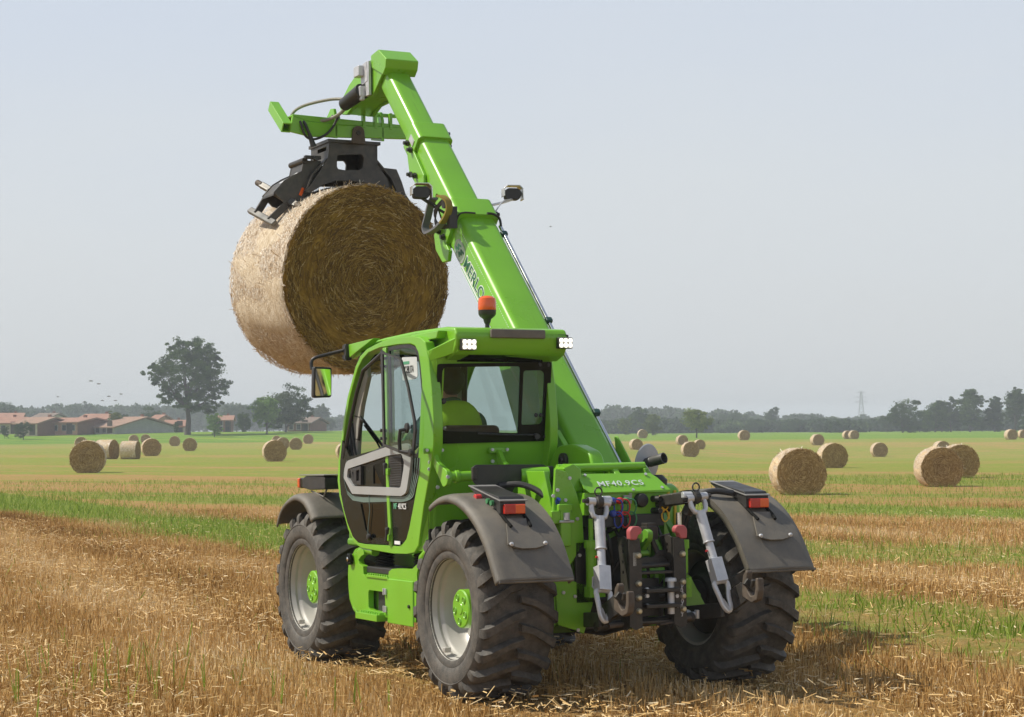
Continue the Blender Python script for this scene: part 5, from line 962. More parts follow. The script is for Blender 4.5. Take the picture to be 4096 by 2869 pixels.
# rounded left rear corner post closing side frame and rear wall
mb = MB(); rings = []
for z_, in [(z,) for z in np.linspace(.98, 2.42, 16)]:
    y_ = lean(z_); xi = -1.105+(.015 if z_ < 1.3 else 0); rings.append([Vector((-1.03, y_+.17, z_)), Vector((xi+.004, y_+.15, z_)), Vector((xi+.002, y_+.09, z_)), Vector((xi+.012, y_+.045, z_)), Vector((xi+.035, y_+.012, z_)), Vector((xi+.07, y_-.006, z_)), Vector((-1.0, y_-.004, z_)), Vector((-1.0, y_+.05, z_))])
mb.loft(rings); obj('corner_post', mb, GREEN, CAB, ang=50)
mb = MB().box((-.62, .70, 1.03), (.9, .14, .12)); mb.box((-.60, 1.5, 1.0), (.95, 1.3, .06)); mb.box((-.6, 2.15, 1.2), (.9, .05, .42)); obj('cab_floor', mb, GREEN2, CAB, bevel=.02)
# B pillar, quarter panels
mb = MB().plate([tuple(p) for p in G['bpillar']], [], 'X', -1.115, -1.05); obj('door_pillar', mb, GREEN, CAB, bevel=.006)
mb = MB().plate([tuple(p) for p in G['quarter_lo']], [], 'X', -1.102, -1.08); obj('quarter_panel', mb, BLACKG, CAB, smooth=False)
qu = [tuple(p) for p in G['quarter_up']]; mb = MB().plate(offset_loop(qu, .0), [offset_loop(qu, -.028)], 'X', -1.10, -1.085); qf = obj('quarter_window', mb, BLACK, CAB, smooth=False)
mb = MB().add([(-1.092, q[0], q[1]) for q in offset_loop(qu, -.022)], [tuple(range(len(qu)))]); obj('quarter_glass', mb, GLASS, qf, smooth=False)
# window sticker with lettering reading backwards from outside
mb = MB().plate(rounded([(.985, 2.395), (.71, 2.385), (.70, 2.24), (.74, 2.225), (.975, 2.222)][::-1], .02, 3), [], 'X', -1.098, -1.0955); stk = obj('window_sticker', mb, mat('sticker_white', (.62, .64, .64), .6), qf, smooth=False)
text_mesh('sticker_lettering', 'MOBILITA', .075, (-1.0995, .965, 2.275), (0, -.72, 0), (0, -.05, 1), BLACK, qf, .0005, space=.8)
obj('sticker_band', MB().box((-1.0993, .90, 2.35), (.001, .11, .022)), MIDGREEN, qf, smooth=False)
# lower door
DL = [tuple(p) for p in G['door_lower']]; mb = MB().plate(offset_loop(DL, -.004), [[tuple(p) for p in G['door_glass_lo']], [(1.52, 1.60), (1.27, 1.64), (1.265, 1.45), (1.52, 1.46)]], 'X', -1.108, -1.085); DR = obj('cab_door', mb, BLACKG, TH, smooth=False)
mb = MB().add([(-1.10, q[0], q[1]) for q in offset_loop([tuple(p) for p in G['door_glass_lo']], .01)], [tuple(range(5))]); mb.add([(-1.10, 1.53, 1.61), (-1.10, 1.26, 1.65), (-1.10, 1.255, 1.44), (-1.10, 1.53, 1.45)], [(0, 1, 2, 3)]); obj('door_glass', mb, GLASSD, DR, smooth=False)
mb = MB().tube([(-1.112, 1.60, 1.37), (-1.112, 1.585, 1.25), (-1.112, 1.62, 1.13), (-1.112, 1.628, 1.03)], .003, 6); obj('door_seam', mb, STRIPE, DR)
to = rounded([tuple(p) for p in G['trim_out']], .012, 2); ti = rounded([tuple(p) for p in G['trim_in']], .012, 2); mb = MB().plate(to, [ti], 'X', -1.128, -1.106); obj('silver_trim', mb, SILVER, DR, bevel=.006, segs=2)
mb = MB().plate([tuple(p) for p in G['vent']], [], 'X', -1.114, -1.104)
vb = G['vent_box']; y0, y1 = min(p[0] for p in vb), max(p[0] for p in vb); z0, z1 = min(p[1] for p in vb), max(p[1] for p in vb)
for i in range(17): zz_ = z0+.01+(z1-z0-.02)*i/16; ya = y0+.012+abs(i-10)*.0012; mb.tube([(-1.119, ya, zz_-.003), (-1.119, y1-.004, zz_+.001)], .0052, 6)
obj('air_vent', mb, BLACK, DR, ang=40)
mb = MB().plate(offset_loop([tuple(p) for p in G['handle_box']], .0), [offset_loop([tuple(p) for p in G['handle_box']], -.028)], 'X', -1.13, -1.108); hy = sum(p[0] for p in G['handle_box'])/4; hz = sum(p[1] for p in G['handle_box'])/4; mb.box((-1.122, hy+.02, hz), (.02, .06, .10)); mb.box((-1.112, hy, hz), (.006, .15, .10)); obj('door_handle', mb, BLACK, DR, bevel=.005)
for i in range(4):
    pts = [(-1.1105, p[0], p[1]) for p in smooth_loop([Vector((q[0], q[1], 0)) for q in G['stripe%d' % i]], 3, False)]; pts = [Vector((x_, y_, z_)) for x_, y_, z_ in pts]
    mb = MB(); w_ = .0052
    for a, b_ in zip(pts[:-1], pts[1:]):
        t_ = (b_-a).normalized(); n_ = Vector((0, -t_.z, t_.y)); mb.add([a-n_*w_, b_-n_*w_, b_+n_*w_, a+n_*w_], [(0, 1, 2, 3)])
    obj('decal_stripe', mb, STRIPE, DR, smooth=False)
text_mesh('model_lettering', 'MF', .060, (-1.112, G['text_side'][0][0]-.016, G['text_side'][0][1]-.018), (0, -.80, 0), (0, 0, 1), MIDGREEN, DR, .001, bold=.0016)
text_mesh('model_lettering', '40.9CS', .060, (-1.112, G['text_side'][0][0]-.098, G['text_side'][0][1]-.018), (0, -.86, 0), (0, 0, 1), WHITE, DR, .001, bold=.0004)
wl = G['white_label']; obj('white_label', MB().box((-1.112, (wl[0][0]+wl[1][0])/2, (wl[0][1]+wl[1][1])/2), (.004, abs(wl[0][0]-wl[1][0])-.004, .025)), WHITE, DR, smooth=False)
mb = MB()
for k in (0, 2): (ya, za), (yb, zb) = G['hinges'][k:k+2]; mb.cyl((-1.135, ya, za+.01), (-1.135, yb, zb-.01), .014, 12); mb.lathe([(0, .02), (.014, .015), (.018, 0)], (-1.135, ya, za), (0, 0, 1), 12)
mb.lathe([(0, .03), (.02, .024), (.026, .01), (.02, 0)], (-1.108, *G['hinges'][6]), (-1, 0, 0), 16); split_obj('door_hinge', mb, BLACK, DR); mb = MB()
for y_, z_ in ((1.195, 1.55), (1.195, 1.06)): mb.box((-1.122, y_, z_), (.03, .045, .05))
split_obj('hinge_bracket', mb, GREEN, DR, bevel=.006)
# frame of the open upper half of the door, and the swung-out pane
mb = MB().tube([(-1.09, y_, z_) for y_, z_ in [(1.285, 2.455), (1.27, 2.1), (1.262, 1.75)]], .014, 8); ps = [(-1.10, p[0], p[1]) for p in [(1.29, 2.46), (1.62, 2.36), (1.72, 2.33), (1.86, 2.16), (1.97, 1.98), (2.09, 1.75), (2.13, 1.66)]]; mb.tube(ps, .016, 8); ps = [(-1.112, 2.0, 1.60), (-1.112, 1.6, 1.68), (-1.112, 1.28, 1.735)]; mb.tube(ps, .014, 8); obj('upper_door_seal', mb, BLACK, DR, ang=40)
uo = [tuple(p) for p in G['upper_door']]; ui = [tuple(p) for p in G['upper_door_in']]
fx = lambda p: Vector((p.x-.02-(1.24-p.y)*.10, p.y, p.z)); mb = MB().plate(uo, [ui], 'X', -1.152, -1.138, fx); UD = obj('upper_door_window', mb, BLACK, TH, smooth=False, label='tinted upper door window swung open and folded back')
mb = MB().add([fx(Vector((-1.145, q[0], q[1]))) for q in offset_loop(ui, .006)], [tuple(range(len(ui)))]); obj('pane', mb, GLASS, UD, smooth=False)
mb = MB(); hp_ = [fx(Vector((-1.16, .545, 1.855))), fx(Vector((-1.215, .55, 1.85))), fx(Vector((-1.215, .575, 1.78))), fx(Vector((-1.21, .575, 1.70))), fx(Vector((-1.165, .50, 1.69)))]; mb.tube(hp_, .015, 10); mb.lathe([(0, .02), (.024, .015), (.028, 0)], hp_[0], (-1, 0, 0), 16); mb.lathe([(0, .02), (.024, .015), (.028, 0)], fx(Vector((-1.16, .47, 1.69))), (-1, 0, 0), 16); mb.lathe([(0, .02), (.03, .015), (.034, 0)], fx(Vector((-1.16, .54, 1.87))), (-1, 0, 0), 16); obj('pane_handle', mb, BLACK, UD)
mb = MB()
for y_, z_ in ((1.255, 1.86), (1.256, 1.80), (1.24, 2.34), (1.235, 2.40)): mb.cyl((-1.13, y_-.03, z_), (-1.13, y_+.03, z_), .012, 10); mb.lathe([(0, .014), (.014, .008), (.014, 0)], (-1.15, y_, z_), (-1, 0, 0), 12)
split_obj('pane_hinge', mb, BLACK, UD)
# A pillar lining, grab handle, seal, inside frame
mb = MB().plate([tuple(p) for p in G['apillar']], [], 'X', -1.04, -1.0); obj('pillar_lining', mb, BEIGE, CAB, bevel=.01)
mb = MB().tube([(-1.03, p[0], p[1]) for p in G['grab']], .012, 8); obj('grab_handle', mb, BLACK, CAB); mb = MB()
for k in range(3): mb.tube([(-1.075+k*.012, 2.155-k*.035, 1.93), (-1.075+k*.012, 2.11-k*.035, 1.75), (-1.075+k*.012, 2.05-k*.03, 1.62)], .012, 6)
obj('door_seal', mb, BLACK, CAB)
# front frame, dashboard, wheel, seat, right hand pillar and console
mb = MB(); 
for x_ in (-1.05, -.15): mb.tube([(x_, 2.2, 1.35), (x_, 2.14, 1.9), (x_+.02, 1.9, 2.44)], .035, 8)
mb.tube([(-1.03, 1.9, 2.45), (-.14, 1.9, 2.45)], .035, 8); obj('windscreen_frame', mb, BLACK, CAB)
mb = MB().add([(-1.03, 2.19, 1.4), (-.15, 2.19, 1.4), (-.15, 1.93, 2.42), (-1.03, 1.93, 2.42)], [(0, 1, 2, 3)]); obj('windscreen', mb, GLASS, CAB, smooth=False)
mb = MB().add([(-.13, .6, 1.5), (-.13, 2.1, 1.5), (-.13, 1.9, 2.40), (-.13, .55, 2.40)], [(0, 1, 2, 3)]); obj('side_glass', mb, GLASS, CAB, smooth=False)
mb = MB().box((-.6, 2.02, 1.42), (.8, .22, .35)); mb.box((-.28, 1.3, 1.42), (.2, .9, .5)); mb.box((-.27, 1.55, 1.80), (.10, .06, .35)); obj('dashboard', mb, BLACK, CAB, bevel=.03)
mb = MB().bar((-.30, 1.62, 1.80), (-.20, 1.80, 2.42), .055, .05); obj('console_post', mb, BLACK, CAB, bevel=.01); mb = MB().bar((-.36, 1.60, 2.02), (-.27, 1.80, 2.44), .075, .05); obj('pillar_lining', mb, BEIGE, CAB, bevel=.015)
mb = MB().tube([(-.62+.19*math.cos(t_), 1.66+.10*math.sin(t_), 1.75+.155*math.sin(t_)) for t_ in np.linspace(0, 2*PI, 25)[:-1]], .014, 8, closed=True); mb.tube([(-.62, 1.67, 1.74), (-.62, 1.95, 1.45)], .03, 8); mb.tube([(-.81, 1.66, 1.75), (-.43, 1.66, 1.75)], .012, 6); obj('steering_wheel', mb, BLACK, CAB)
mb = MB().box((-.60, 1.10, 1.40), (.50, .52, .14)); mb.box((-.60, .86, 1.66), (.46, .10, .46)); mb.box((-.60, 1.10, 1.25), (.35, .4, .2)); obj('seat', mb, BLACK, CAB, bevel=.04, segs=3)
# wiper arm seen through the door opening
mb = MB().tube([(-.95, 2.12, 1.97), (-.75, 2.17, 1.75), (-.62, 2.2, 1.60)], .012, 6); mb.tube([(-.93, 2.12, 1.92), (-.80, 2.17, 1.78), (-.70, 2.19, 1.62)], .008, 6); obj('front_wiper', mb, BLACK, CAB)
# roof
mb = MB(); TP = [(.30, 2.575), (.45, 2.59), (1.0, 2.592), (1.55, 2.578), (1.70, 2.57), (2.12, 2.545), (2.17, 2.515), (2.10, 2.47), (1.3, 2.45), (.52, 2.38), (.44, 2.345), (.32, 2.385), (.275, 2.45), (.27, 2.53)]
mb.plate(TP, [], 'X', -.99, -.085); RF = obj('cab_roof', mb, GREEN, TH, bevel=.02, segs=3)
mb = MB().plate([(.90, 2.555), (.42, 2.56), (.45, 2.505), (.60, 2.50), (.95, 2.51)], [], 'X', -1.06, -.98); mb.add([(-.99, .28, 2.50), (-1.10, .50, 2.42), (-1.10, .50, 2.335), (-.955, .29, 2.40), (-.99, .36, 2.50), (-1.06, .56, 2.42), (-1.06, .56, 2.335), (-.955, .37, 2.40)], [(0, 1, 2, 3), (7, 6, 5, 4), (0, 4, 5, 1), (3, 2, 6, 7), (1, 5, 6, 2), (0, 3, 7, 4)]); obj('roof_side_wing', mb, GREEN, RF, bevel=.008)
mb = MB().box((-1.055, .66, 2.472), (.02, .20, .055)); obj('wing_recess', mb, BLACK, RF, bevel=.008); mb = MB().box((-.50, .262, 2.535), (.44, .03, .065)); obj('roof_pad', mb, GUARD, RF, bevel=.010)
mb = MB().add([(-.86, .33, 2.385), (-.28, .33, 2.39), (-.20, .45, 2.345), (-.90, .45, 2.342)], [(0, 1, 2, 3)]); obj('roof_air_grille', mb, BLACKG, RF, smooth=False, solid=.01)
for x_, z_ in ((-.90, 2.452), (-.122, 2.475)):
    wl_ = obj('work_light', MB().box((x_, .262, z_), (.118, .05, .082)), BLACK, RF, bevel=.008); mb = MB()
    for i in range(3):
        for j in range(2): mb.lathe([(0, .008), (.012, .006), (.0165, 0)], (x_-.037+i*.037, .236, z_-.018+j*.036), (0, -1, 0), 14)
    obj('led_lens', mb, LED, wl_); obj('lamp_reflector', MB().box((x_, .2365, z_), (.108, .003, .072)), mat('lamp_silver', (.75, .74, .68), .3), wl_, smooth=False); obj('lamp_bracket', MB().box((x_, .285, z_+.05), (.09, .02, .025)), BLACK, wl_, bevel=.004)
mb = MB().lathe([(.0, 0), (.018, .0), (.016, .05), (.022, .055), (.03, .085), (.055, .105), (.064, .12), (.066, .150), (.06, .152), (0, .152)], (-.628, .50, 2.57), (0, 0, 1), 28); BC = obj('beacon_base', mb, BLACK, RF, ang=35)
mb = MB().lathe([(.064, .150), (.067, .165), (.066, .21), (.062, .235), (.045, .250), (.02, .256), (0, .257)], (-.628, .50, 2.57), (0, 0, 1), 32); obj('beacon_dome', mb, AMBER, BC)
# front mirror bracket and mirror
mb = MB().add([(-1.0, 2.13, 2.555), (-.97, 1.95, 2.562), (-.97, 1.95, 2.46), (-1.0, 2.13, 2.44), (-1.03, 2.13, 2.555), (-1.03, 1.95, 2.56), (-1.03, 1.95, 2.46), (-1.03, 2.13, 2.44)], [(0, 1, 2, 3), (7, 6, 5, 4), (0, 4, 5, 1), (3, 2, 6, 7), (1, 5, 6, 2), (0, 3, 7, 4)]); mb.plate([(2.13, 2.555), (1.60, 2.575), (1.78, 2.53), (1.95, 2.49), (2.10, 2.45)], [], 'X', -1.06, -1.0); obj('mirror_mount', mb, GREEN, RF, bevel=.005)
mb = MB().box((-1.06, 2.14, 2.495), (.045, .05, .13)); mb.box((-1.06, 2.15, 2.535), (.055, .06, .03)); mb.box((-1.06, 2.15, 2.455), (.055, .06, .03)); mb.tube(smooth_loop([(-1.07, 2.16, 2.515), (-1.18, 2.22, 2.485), (-1.285, 2.26, 2.455), (-1.315, 2.27, 2.42), (-1.315, 2.26, 2.36)], 4, False), .014, 10); MR = obj('mirror_arm', mb, BLACK, TH, ang=40)
mrot = Matrix.Rotation(R(2), 3, 'Z') @ Matrix.Rotation(R(3), 3, 'X'); mc = Vector((-1.245, 2.22, 2.258)); mb = MB(); fn_ = lambda p: mc+mrot @ Vector((p.x, p.y, p.z)); mb.plate(rounded([(-.082, -.125), (.075, -.118), (.075, .118), (-.082, .125)], .02, 4), [], 'Y', -.022, .03, fn_); mh = obj('mirror_housing', mb, BLACK, MR, bevel=.010, segs=3)
mb = MB().plate(rounded([(-.068, -.108), (.065, -.103), (.065, .103), (-.068, .108)], .015, 4), [], 'Y', -.026, -.0235, fn_); obj('mirror_glass', mb, MIRR, MR, smooth=False)
# ------------------------------------------------------------------ boom (45 degrees up)
S2 = math.sqrt(.5)
def Bm(u, w_, x): return Vector((x, (u-w_)*S2, (u+w_)*S2))
BF = Matrix(((1, 0, 0), (0, S2, -S2), (0, S2, S2)))     # x, u, w -> machine
def bsec(mb, x0, x1, w0, w1, u0, u1, ch=.035):
    pr = [(x0+ch, w1), (x1-ch, w1), (x1, w1-ch), (x1, w0+ch), (x1-ch, w0), (x0+ch, w0), (x0, w0+ch), (x0, w1-ch)]; pr2 = rounded(pr, ch*.6, 3)
    return mb.loft([[Bm(u, w_, x) for x, w_ in pr2] for u in (u0, u1)])
def bbox(mb, u, w_, x, du, dw, dx): return mb.box(Bm(u, w_, x), (dx, du, dw), BF)
mb = bsec(MB(), .055, .40, .572, .885, .30, 4.34); mb.plate([(.05, 1.18), (.36, 1.58), (1.5, 2.70), (1.75, 2.45), (1.2, 1.5), (.6, 1.2)], [], 'X', .065, .39); BO = obj('boom', mb, BOOMG, TH, ang=30)
mb = bsec(MB(), .025, .425, .55, .925, 4.28, 4.50, .03); obj('boom_collar', mb, GREEN, BO, bevel=.006); mb = MB()
for (u, w_, x) in ((4.34, .62, .02), (4.44, .60, .02), (4.36, .87, .425), (4.46, .72, .425), (4.36, .76, .425)): c0 = Bm(u, w_, x); s_ = -1 if x < .2 else 1; mb.cyl(c0, c0+Vector((s_*.035, 0, 0)), .018, 10); mb.cyl(c0, c0+Vector((s_*.018, 0, 0)), .026, 6)
split_obj('collar_bolt', mb, BLACK, BO)
mb = MB().plate([((u-w_)*S2, (u+w_)*S2) for u, w_ in [(4.18, .60), (4.50, .60), (4.52, .50), (4.40, .43), (4.22, .44), (4.14, .52)]], [], 'X', .02, .055); obj('boom_lug', mb, GREEN, BO, bevel=.01)
mb = bsec(MB(), .085, .37, .592, .858, 4.3, 5.46, .03); B2 = obj('boom_section', mb, BOOMG, TH, ang=30); mb = bsec(MB(), .06, .395, .575, .882, 5.42, 5.64, .028); obj('boom_collar', mb, GREEN, B2, bevel=.006)
mb = MB().plate([((u-w_)*S2, (u+w_)*S2) for u, w_ in [(5.00, .60), (5.10, .70), (5.50, .72), (5.50, .60), (5.36, .52), (5.22, .53), (5.10, .50), (4.98, .55)]], [], 'X', .055, .085); obj('boom_lug', mb, GREEN, B2, bevel=.01)
mb = MB().box(Bm(5.52, .76, .058), (.008, .10, .06), BF); obj('wear_plate', mb, ZINC, B2)
mb = MB()
for (u, w_, x) in ((5.56, .70, .055), (5.46, .70, .055), (5.22, .60, .05), (5.30, .55, .05), (5.50, .74, .395), (5.60, .80, .395)): c0 = Bm(u, w_, x); s_ = -1 if x < .2 else 1; mb.cyl(c0, c0+Vector((s_*.045, 0, 0)), .017, 10); mb.cyl(c0, c0+Vector((s_*.022, 0, 0)), .026, 6)
split_obj('collar_bolt', mb, BLACK, B2)
mb = MB()
for u, w_ in ((4.80, .70),): c0 = Bm(u, w_, .083); mb.lathe([(.024, .003), (.012, -.002), (0, -.004)], c0, (-1, 0, 0), 20)
obj('boom_hole', mb, BLACKG, B2)
mb = bsec(MB(), .11, .34, .60, .825, 5.5, 6.52, .03); B3 = obj('boom_section', mb, BOOMG, TH, ang=30)
# grease marks on the sliding sections
# head: cap collar, gooseneck wedge
hd = [tuple(p) for p in G['head']]
mb = MB().plate(hd, [], 'X', .08, .12); mb.plate(hd, [], 'X', .33, .37); mb.plate([(4.02, 5.21), (4.26, 5.03), (4.70, 5.0), (4.95, 4.93), (5.05, 4.96), (4.80, 5.12), (4.30, 5.26), (4.1, 5.33)], [], 'X', .12, .33); BH = obj('boom_head', mb, GREEN, TH, bevel=.008)
mb = MB(); pr = [(3.955, 5.195), (4.02, 5.14), (4.28, 5.25), (4.30, 5.37), (4.12, 5.395), (3.935, 5.275)]; mb.plate(pr, [], 'X', .065, .39); obj('head_cap', mb, GREEN, BH, bevel=.010)
mb = MB().box(Bm(6.80, .58, .05), (.03, .16, .19), Matrix.Rotation(R(-8), 3, 'X')); mb.box((.055, 4.33, 5.16), (.03, .08, .32)); obj('valve_block', mb, ZINC, BH, bevel=.006)
mb = MB().box((.02, 4.46, 5.245), (.07, .13, .10)); mb.box((.02, 4.42, 5.05), (.06, .09, .10)); mb.box((.02, 4.40, 4.99), (.04, .05, .05)); split_obj('hose_fitting', mb, ZINC, BH, bevel=.01)
mb = MB().cyl((.03, 4.42, 5.06), (-.03, 4.72, 4.975), .075, 24, .062); obj('rubber_boot', mb, BLACK, BH, bevel=.006)
mb = MB().tube(smooth_loop([(.02, 4.72, 5.03), (-.08, 4.90, 5.055), (-.26, 5.05, 5.02), (-.36, 5.12, 4.97), (-.40, 5.16, 4.90), (-.41, 5.2, 4.80)], 5, False), .015, 8); mb.tube(smooth_loop([(.0, 4.74, 4.96), (-.04, 4.85, 4.90), (-.12, 4.98, 4.865), (-.24, 5.03, 4.865), (-.33, 5.05, 4.895), (-.355, 5.08, 4.87), (-.35, 5.15, 4.80)], 5, False), .017, 8); split_obj('hydraulic_hose', mb, HOSEM, BH)
mb = MB().tube(smooth_loop([(-.36, 5.08, 4.88), (-.37, 4.97, 4.82), (-.33, 4.955, 4.70), (-.25, 4.95, 4.67), (-.13, 4.95, 4.72), (-.04, 4.95, 4.82), (.0, 4.93, 4.93)], 5, False), .012, 8); mb.tube(smooth_loop([(-.345, 5.06, 4.885), (-.33, 4.97, 4.82), (-.30, 4.955, 4.74), (-.28, 4.95, 4.70)], 4, False), .015, 8); mb.tube([(-.29, 4.955, 4.72), (-.25, 4.95, 4.60)], [.017, .03], 10); split_obj('hydraulic_hose', mb, BLACK, BH)
# carriage (tool holder)
cp = [tuple(p) for p in G['carr']]
mb = MB().plate([(-.445, 4.885), (-.47, 4.735), (-.27, 4.700), (.06, 4.712), (.52, 4.73), (.90, 4.745), (.90, 4.855), (.55, 4.845), (.06, 4.832), (-.29, 4.845)], [], 'Y', 4.98, 5.02); mb.plate([(-.44, 4.905), (-.445, 4.885), (-.29, 4.845), (.06, 4.832), (.90, 4.85), (.90, 4.87)], [], 'Y', 4.99, 5.30)

CR = obj('carriage', mb, GREEN, TH, bevel=.008)
for x_ in (-.50, .93):
    a_, b_ = Vector((x_, 5.0, 4.77)), Vector((x_, 5.36, 5.035)); dd = (b_-a_).normalized(); mb = MB(); n_ = Vector((0, -dd.z, dd.y)); w1, h1 = .045, .05
    ro = [Vector((sx_*w1, 0, 0))+n_*sy_*h1 for sx_, sy_ in ((-1, -1), (1, -1), (1, 1), (-1, 1))]; ri = [q*.72 for q in ro]
    vs = [a_+q for q in ro]+[b_+q for q in ro]+[a_+q for q in ri]+[a_+dd*.2+q for q in ri]
    mb.add(vs, [(0, 1, 5, 4), (1, 2, 6, 5), (2, 3, 7, 6), (3, 0, 4, 7), (4, 5, 6, 7), (0, 8, 9, 1), (1, 9, 10, 2), (2, 10, 11, 3), (3, 11, 8, 0), (8, 12, 13, 9), (9, 13, 14, 10), (10, 14, 15, 11), (11, 15, 12, 8), (12, 15, 14, 13)]); obj('carriage_side_tube', mb, GREEN, CR, bevel=.004)
mb = MB()
for x_ in (-.02, .46): mb.plate([(4.98, 4.70), (4.98, 4.90), (5.02, 4.99), (5.10, 5.0), (5.25, 4.90), (5.25, 4.75)], [], 'X', x_, x_+.03)
for x_ in (.28, .40, .56): mb.box((x_, 5.0, 4.90), (.03, .05, .16))
mb.box((.45, 5.05, 4.965), (.40, .06, .03)); split_obj('carriage_rib', mb, GREEN, CR, bevel=.006)
mb = MB().cyl((-.14, 5.2, 4.87), (-.10, 5.2, 4.87), .055, 24); mb.cyl((-.02, 5.05, 4.90), (.03, 5.0, 4.90), .035, 16); mb.cyl((.21, 4.975, 4.76), (.21, 4.94, 4.76), .024, 16); split_obj('locking_pin', mb, DKMETAL, CR, bevel=.005)
mb = MB().plate(rounded([(.14, 4.66), (.155, 4.80), (.19, 4.83), (.235, 4.83), (.27, 4.80), (.285, 4.66)], .02, 4), [], 'Y', 4.955, 4.975); obj('hook_plate', mb, RUST, CR, bevel=.004)
# bale clamp
cl = [tuple(p) for p in G['clamp']]; ch_ = rounded([tuple(p) for p in G['clamp_hole']], .03, 4)
mb = MB(); mb.plate(cl, [ch_], 'Y', 5.05, 5.075); mb.plate(cl, [ch_], 'Y', 5.50, 5.525); mb.box((.20, 5.29, 4.685), (.54, .52, .03)); CLP = obj('bale_clamp', mb, CLAMPM, TH, smooth=False)
sd = [(5.05, 4.68), (5.525, 4.68), (5.525, 4.50), (5.45, 4.42), (5.40, 4.50), (5.30, 4.56), (5.2, 4.50), (5.12, 4.42), (5.05, 4.45)]
for x_, sx_ in ((-.045, -1), (.435, 1)): mb = MB().plate(sd, [rounded([(5.12, 4.60), (5.35, 4.60), (5.35, 4.64), (5.12, 4.64)], .01, 2)], 'X', x_-.01, x_+.01); obj('clamp_side_plate', mb, CLAMPM, CLP, smooth=False)
mb = MB(); 
for sx_ in (-1, 1): x0 = .195+sx_*.245; mb.add([(x0, 5.06, 4.53), (x0, 5.51, 4.53), (x0+sx_*.16, 5.51, 4.36), (x0+sx_*.24, 5.51, 4.19), (x0+sx_*.24, 5.06, 4.19), (x0+sx_*.16, 5.06, 4.36)], [(0, 1, 2, 5), (5, 2, 3, 4)])
split_obj('clamp_wing', mb, CLAMPM, CLP, solid=.015, smooth=False)
mb = MB().cyl((-.26, 5.28, 4.46), (.20, 5.28, 4.40), .045, 18); mb.tube([(.10, 5.28, 4.42), (.55, 5.28, 4.43)], .022, 12); mb.cyl((-.28, 5.10, 4.49), (-.28, 5.48, 4.49), .03, 14); mb.cyl((-.20, 5.04, 4.50), (-.20, 5.0, 4.50), .025, 12); mb.box((-.22, 5.06, 4.515), (.16, .05, .03)); obj('clamp_cylinder', mb, DKMETAL, CLP, bevel=.005)
bc = Vector((.15, 0, 3.28)); rr_ = .885
def arcp(a, k=1.0): return Vector((bc.x+rr_*.955*k*math.sin(a), 0, bc.z+rr_*k*math.cos(a)))
AL_ = [tuple(p) for p in G['clampL']]; AX = .195
WORN = mat('worn_steel', (.15, .15, .145), .4, metal=.4, vary=.2, dust=.2)
for sx_ in (-1, 1):
    mp = lambda q: (q[0] if sx_ < 0 else 2*AX-q[0])
    if sx_ < 0: pts = AL_
    else: pts = [(-.285, 4.46), (-.106, 4.47), (-.153, 4.30), (-.28, 4.13), (-.40, 3.98), (-.50, 3.88), (-.55, 3.93), (-.47, 4.10), (-.38, 4.22), (-.34, 4.34)]
    mb = MB()
    for y_ in (5.12, 5.44): mb.plate([(mp(q), q[1]) for q in pts], [], 'Y', y_, y_+.02)
    top = [pts[0]]+pts[:5:-1]; top = [q for q in top if q[1] > 4.15]
    mb.loft([[Vector((mp(q), y_, q[1]-.012)) for y_ in (5.13, 5.45)]+[Vector((mp(q), y_, q[1]-.03)) for y_ in (5.45, 5.13)] for q in top])
    obj('clamp_arm', mb, CLAMPM, CLP, smooth=False)
    if sx_ < 0: un, uf, ln_, lf = Vector((-.392, 5.02, 4.045)), Vector((-.535, 5.62, 4.31)), Vector((-.61, 5.04, 3.865)), Vector((-.655, 5.60, 4.055))
    else: un, uf, ln_, lf = Vector((.80, 5.08, 4.02)), Vector((.86, 5.60, 4.10)), Vector((1.02, 5.08, 3.78)), Vector((1.05, 5.60, 3.84))
    nrm_ = Vector((sx_*.65, 0, .76))
    for a_, b_ in ((un, uf), (ln_, lf)): obj('claw_bar', MB().bar(a_, b_, .065, .045, up=nrm_), WORN, CLP, bevel=.012, segs=3)
    mb = MB()
    for t_ in (.20, .72): a_, b_ = un.lerp(uf, t_), ln_.lerp(lf, t_); mb.bar(a_, b_, .03, .07, up=nrm_)
    split_obj('claw_rail', mb, CLAMPM, CLP, bevel=.005); ax_c = (uf-un).normalized()
    for p_, dr in ((un, -1), (uf, 1), (un.lerp(uf, .42)+nrm_*.03, 1)): obj('claw_end', MB().cyl(p_-ax_c*.02*dr, p_+ax_c*.075*dr, .030, 14), RUST, CLP, bevel=.006)
mb = MB().add([(-.335, 5.15, 4.375), (-.32, 5.21, 4.385), (-.50, 5.21, 4.275), (-.515, 5.15, 4.262)], [(0, 1, 2, 3)]); obj('clamp_decal', mb, WHITE, CLP, smooth=False)
obj('clamp_reflector', MB().box((-.31, 5.115, 4.19), (.03, .006, .08), Matrix.Rotation(R(25), 3, 'Y')), AMBER, CLP)
# boom pipes, lamps, cable loop
mb = MB().tube([Bm(1.35, .83, .425), Bm(4.22, .855, .425)], .016, 12); obj('hydraulic_pipe', mb, CHROME, BO); mb = MB()
for u in (1.95, 3.02, 4.12): bbox(mb, u, .85, .425, .05, .05, .06)
split_obj('pipe_clip', mb, mat('clip_green', (.015, .06, .05), .5), BO, bevel=.012)
mb = MB().tube(smooth_loop([Bm(4.20, .86, .425), Bm(4.27, .90, .42), Bm(4.285, .93, .36), Bm(4.285, .935, .30)], 4, False), .011, 8); mb.tube(smooth_loop([Bm(1.38, .83, .425), Bm(1.24, .88, .44), Bm(1.12, .92, .5), Bm(1.02, .88, .55)], 4, False), .011, 8); mb.tube(smooth_loop([Bm(4.285, .93, .19), Bm(4.27, .935, .05), Bm(4.24, .86, .02)], 3, False), .008, 6); obj('cable', mb, BLACK, BO)
